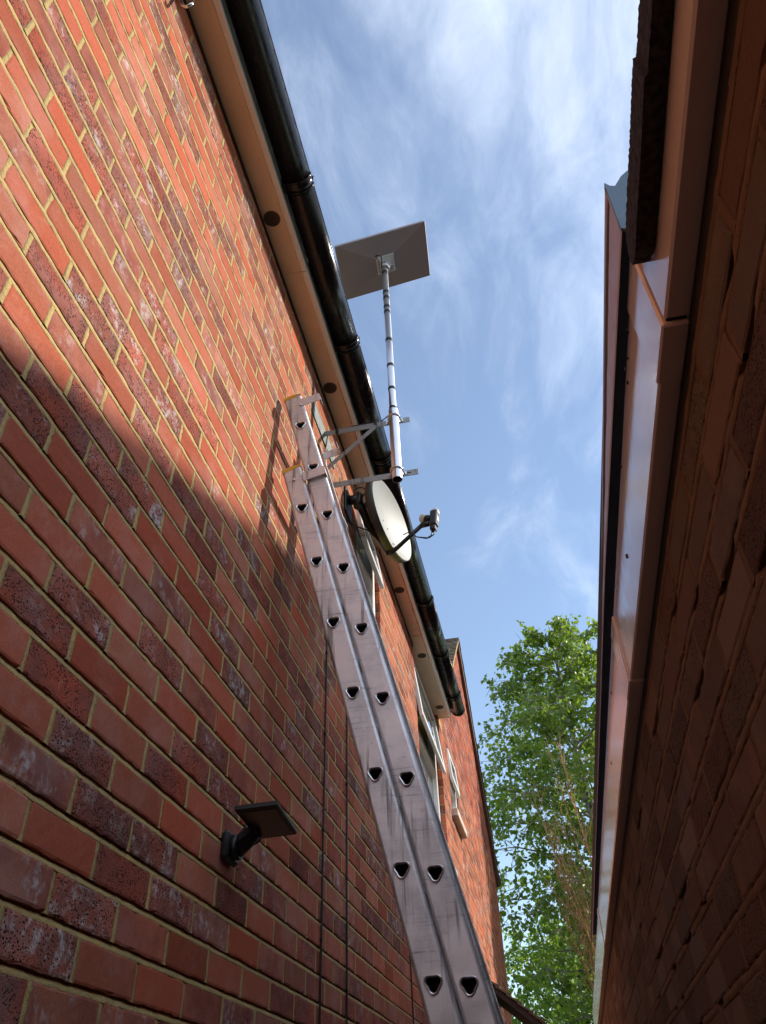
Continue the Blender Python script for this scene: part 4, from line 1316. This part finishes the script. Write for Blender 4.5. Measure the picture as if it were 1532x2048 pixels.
# ================================================================== trees
def leaf(m, c, nrm, tdir, L, Wd, col, mat=0):
    t_ = (tdir - nrm*tdir.dot(nrm)); t_ = t_.normalized() if t_.length > 1e-6 else nrm.orthogonal().normalized()
    s_ = nrm.cross(t_)
    a = c; b = c + t_*L*0.42 + s_*Wd*0.5 + nrm*Wd*0.14; d = c + t_*L*0.42 - s_*Wd*0.5 + nrm*Wd*0.14; e = c + t_*L
    m.add([a, b, e, d], [(0, 1, 2), (0, 2, 3)], mat, col)
def rdir(r):
    z = r.uniform(-1, 1); a = r.uniform(0, 2*pi); s_ = sqrt(1-z*z)
    return Vector((s_*cos(a), s_*sin(a), z))
def tree(name, label, cat, base, height, trunk_r, crown, seed, n_br, n_leaf, mat_l, mat_b, L, Wd, droop, gap=0.0, group=None, z0=None, lean=(0, 0)):
    """crown(z)->radius; limbs leave the trunk, twigs leave the limbs, leaves hang along the twigs in clusters"""
    r = random.Random(seed)
    root = thing(name, label, cat, base, group)
    bx_, by_, _ = base
    tm = MB(); lm = MB()
    pts = []; rad = []
    for i in range(15):
        f = i/14
        pts.append((bx_ + lean[0]*f + 0.22*noise.noise((f*3, seed, 0)), by_ + lean[1]*f + 0.22*noise.noise((f*3, seed, 5)), height*f*0.97)); rad.append(trunk_r*(1-f)**0.8 + 0.008)
    tm.tube(pts, rad, 10)
    def trunk_at(z):
        f = max(0, min(0.999, z/(height*0.97)))*14; i = int(f); g = f-i
        return Vector(pts[i])*(1-g) + Vector(pts[min(i+1, 14)])*g
    z0_ = z0 if z0 is not None else height*0.3
    anchors = []
    for b in range(n_br):
        z = z0_ + (height*0.95 - z0_)*((b+r.random())/n_br)
        R = crown(z)
        if R <= 0.05: continue
        an = b*2.399 + r.uniform(-0.4, 0.4)
        rr_ = R*r.uniform(0.75, 1.08)
        p0 = trunk_at(z - 0.25*rr_)
        d_ = Vector((cos(an), sin(an), 0))
        tip = trunk_at(z) + d_*rr_ + Vector((0, 0, r.uniform(0.0, 0.3)*rr_ - droop*rr_))
        mid = p0*0.5 + tip*0.5 + Vector((0, 0, 0.22*rr_))
        bp = []
        for i in range(7):
            f = i/6
            bp.append(p0*(1-f)**2 + mid*2*f*(1-f) + tip*f*f + rdir(r)*0.03*rr_*f)
        tm.tube(bp, [max(0.006, trunk_r*0.32*(1-f/6)*(1-z/height*0.6)) for f in range(7)], 6, cap=False)
        for i in range(1, 7):
            for q in range(4 if i > 1 else 2):
                c0 = bp[i]
                td = (rdir(r) + d_*0.4 + Vector((0, 0, -droop))).normalized()
                tl = r.uniform(0.25, 0.6)*min(1.0, rr_*0.55+0.2)
                c1 = c0 + td*tl + Vector((0, 0, -droop*0.25*tl))
                tm.tube([c0, c0*0.5+c1*0.5+rdir(r)*0.04, c1], [0.007, 0.005, 0.003], 4, cap=False)
                anchors.append((c0, c1))
    if anchors:
        per = max(1, int(n_leaf/len(anchors)))
        for (c0, c1) in anchors:
            if r.random() < gap: continue
            cc = r.random()
            k = int(per*r.uniform(0.4, 1.6))
            for q in range(k):
                f = r.uniform(0.1, 1.15)
                p = c0 + (c1-c0)*f + rdir(r)*r.uniform(0.01, 0.17)
                nd = (rdir(r) + Vector((0, 0, 0.55))).normalized()
                leaf(lm, p, nd, (rdir(r) + Vector((0, 0, -0.9))), L*r.uniform(0.65, 1.2), Wd*r.uniform(0.7, 1.15), (max(0, min(1, 0.5*cc + 0.6*r.random()-0.05)), r.random(), 0))
    tm.build('trunk', mat_b, root)
    lm.build('crown', mat_l, root)
    return root
def interp(tab):
    def f(z):
        if z <= tab[0][0] or z >= tab[-1][0]: return 0.0
        for (a, ra), (b, rb) in zip(tab[:-1], tab[1:]):
            if a <= z <= b: return ra + (rb-ra)*(z-a)/(b-a)
        return 0
    return f
tree('birch_tree', 'tall birch with glossy dark green leaves between the two buildings', 'tree', (2.0, 16.0, 0), 11.35, 0.16,
     interp([(2.6, 0.9), (4.0, 2.0), (5.5, 2.45), (8.0, 2.45), (9.2, 2.0), (10.1, 1.45), (10.8, 0.9), (11.5, 0.35)]), 7, 108, 38000, M_leaf, M_bark, 0.115, 0.094, 0.34, 0.20, z0=3.2, lean=(-0.3, 0))
tree('maple_tree', 'rounded bright yellow-green tree low behind the birch', 'tree', (0.9, 25.0, 0), 6.6, 0.16,
     interp([(1.0, 1.6), (3.0, 2.6), (4.8, 2.4), (6.0, 1.5), (6.8, 0.3)]), 12, 50, 20000, M_leaf2, M_trunk, 0.12, 0.10, 0.05, 0.08, z0=1.4)
tree('garden_tree', 'leafy tree beyond the garage that shades the far end of the gable wall', 'tree', (6.3, 15.1, 0), 12.8, 0.2,
     interp([(4.5, 1.0), (7.0, 1.35), (10.5, 1.3), (12.8, 0.4)]), 15, 64, 20000, M_leaf, M_trunk, 0.20, 0.16, 0.1, 0.1, z0=3.0)

# twiggy shrub in front of the birch, right beside the garage
def twiggy(label, base, spread, h, seed, n):
    r = random.Random(seed)
    root = thing('twiggy_shrub', label, 'shrub', base)
    tm = MB(); lm = MB(); gm = MB()
    for i in range(n):
        tx = base[0] + r.uniform(*spread); ty = base[1] + r.uniform(-0.7, 0.7); tz = h*r.uniform(0.55, 1.0)
        p0 = Vector(base) + Vector((r.uniform(-0.15, 0.15), r.uniform(-0.2, 0.2), 0)); p2 = Vector((tx, ty, tz))
        p1 = Vector((base[0]*0.6 + tx*0.4, (p0.y+ty)/2, tz*0.55))
        pts = [p0*(1-f)**2 + p1*2*f*(1-f) + p2*f*f + rdir(r)*0.02 for f in [k/9 for k in range(10)]]
        tm.tube(pts, [0.016*(1-f/9)+0.0035 for f in range(10)], 5, cap=False)
        for k in range(3, 10):
            for q in range(r.randint(2, 4)):
                s0 = pts[k]; sd_ = (rdir(r)*0.8 + Vector((0, 0, 0.9)) + (pts[k]-pts[k-1]).normalized()*0.8).normalized()
                s1 = s0 + sd_*r.uniform(0.2, 0.55)
                tm.tube([s0, s0*0.5+s1*0.5+rdir(r)*0.03, s1], [0.005, 0.004, 0.0025], 4, cap=False)
                for w in range(r.randint(3, 10)):
                    p = s0 + (s1-s0)*r.uniform(0.2, 1.05) + rdir(r)*0.035
                    if r.random() < 0.55:
                        leaf(lm, p, rdir(r), rdir(r), r.uniform(0.02, 0.05), 0.018, (r.random(), 0, 0))
                    else:
                        leaf(gm, p + rdir(r)*0.08, rdir(r), rdir(r), r.uniform(0.04, 0.075), 0.045, (r.random(), 0, 0))
    tm.build('stem', M_twig, root)
    lm.build('seed_head', M_seed, root)
    gm.build('foliage', M_leaf3, root)
twiggy('bare tan-twigged shrub with dry seed heads beside the garage gutter', (1.75, 12.0, 0), (-0.95, 0.35), 6.2, 21, 36)
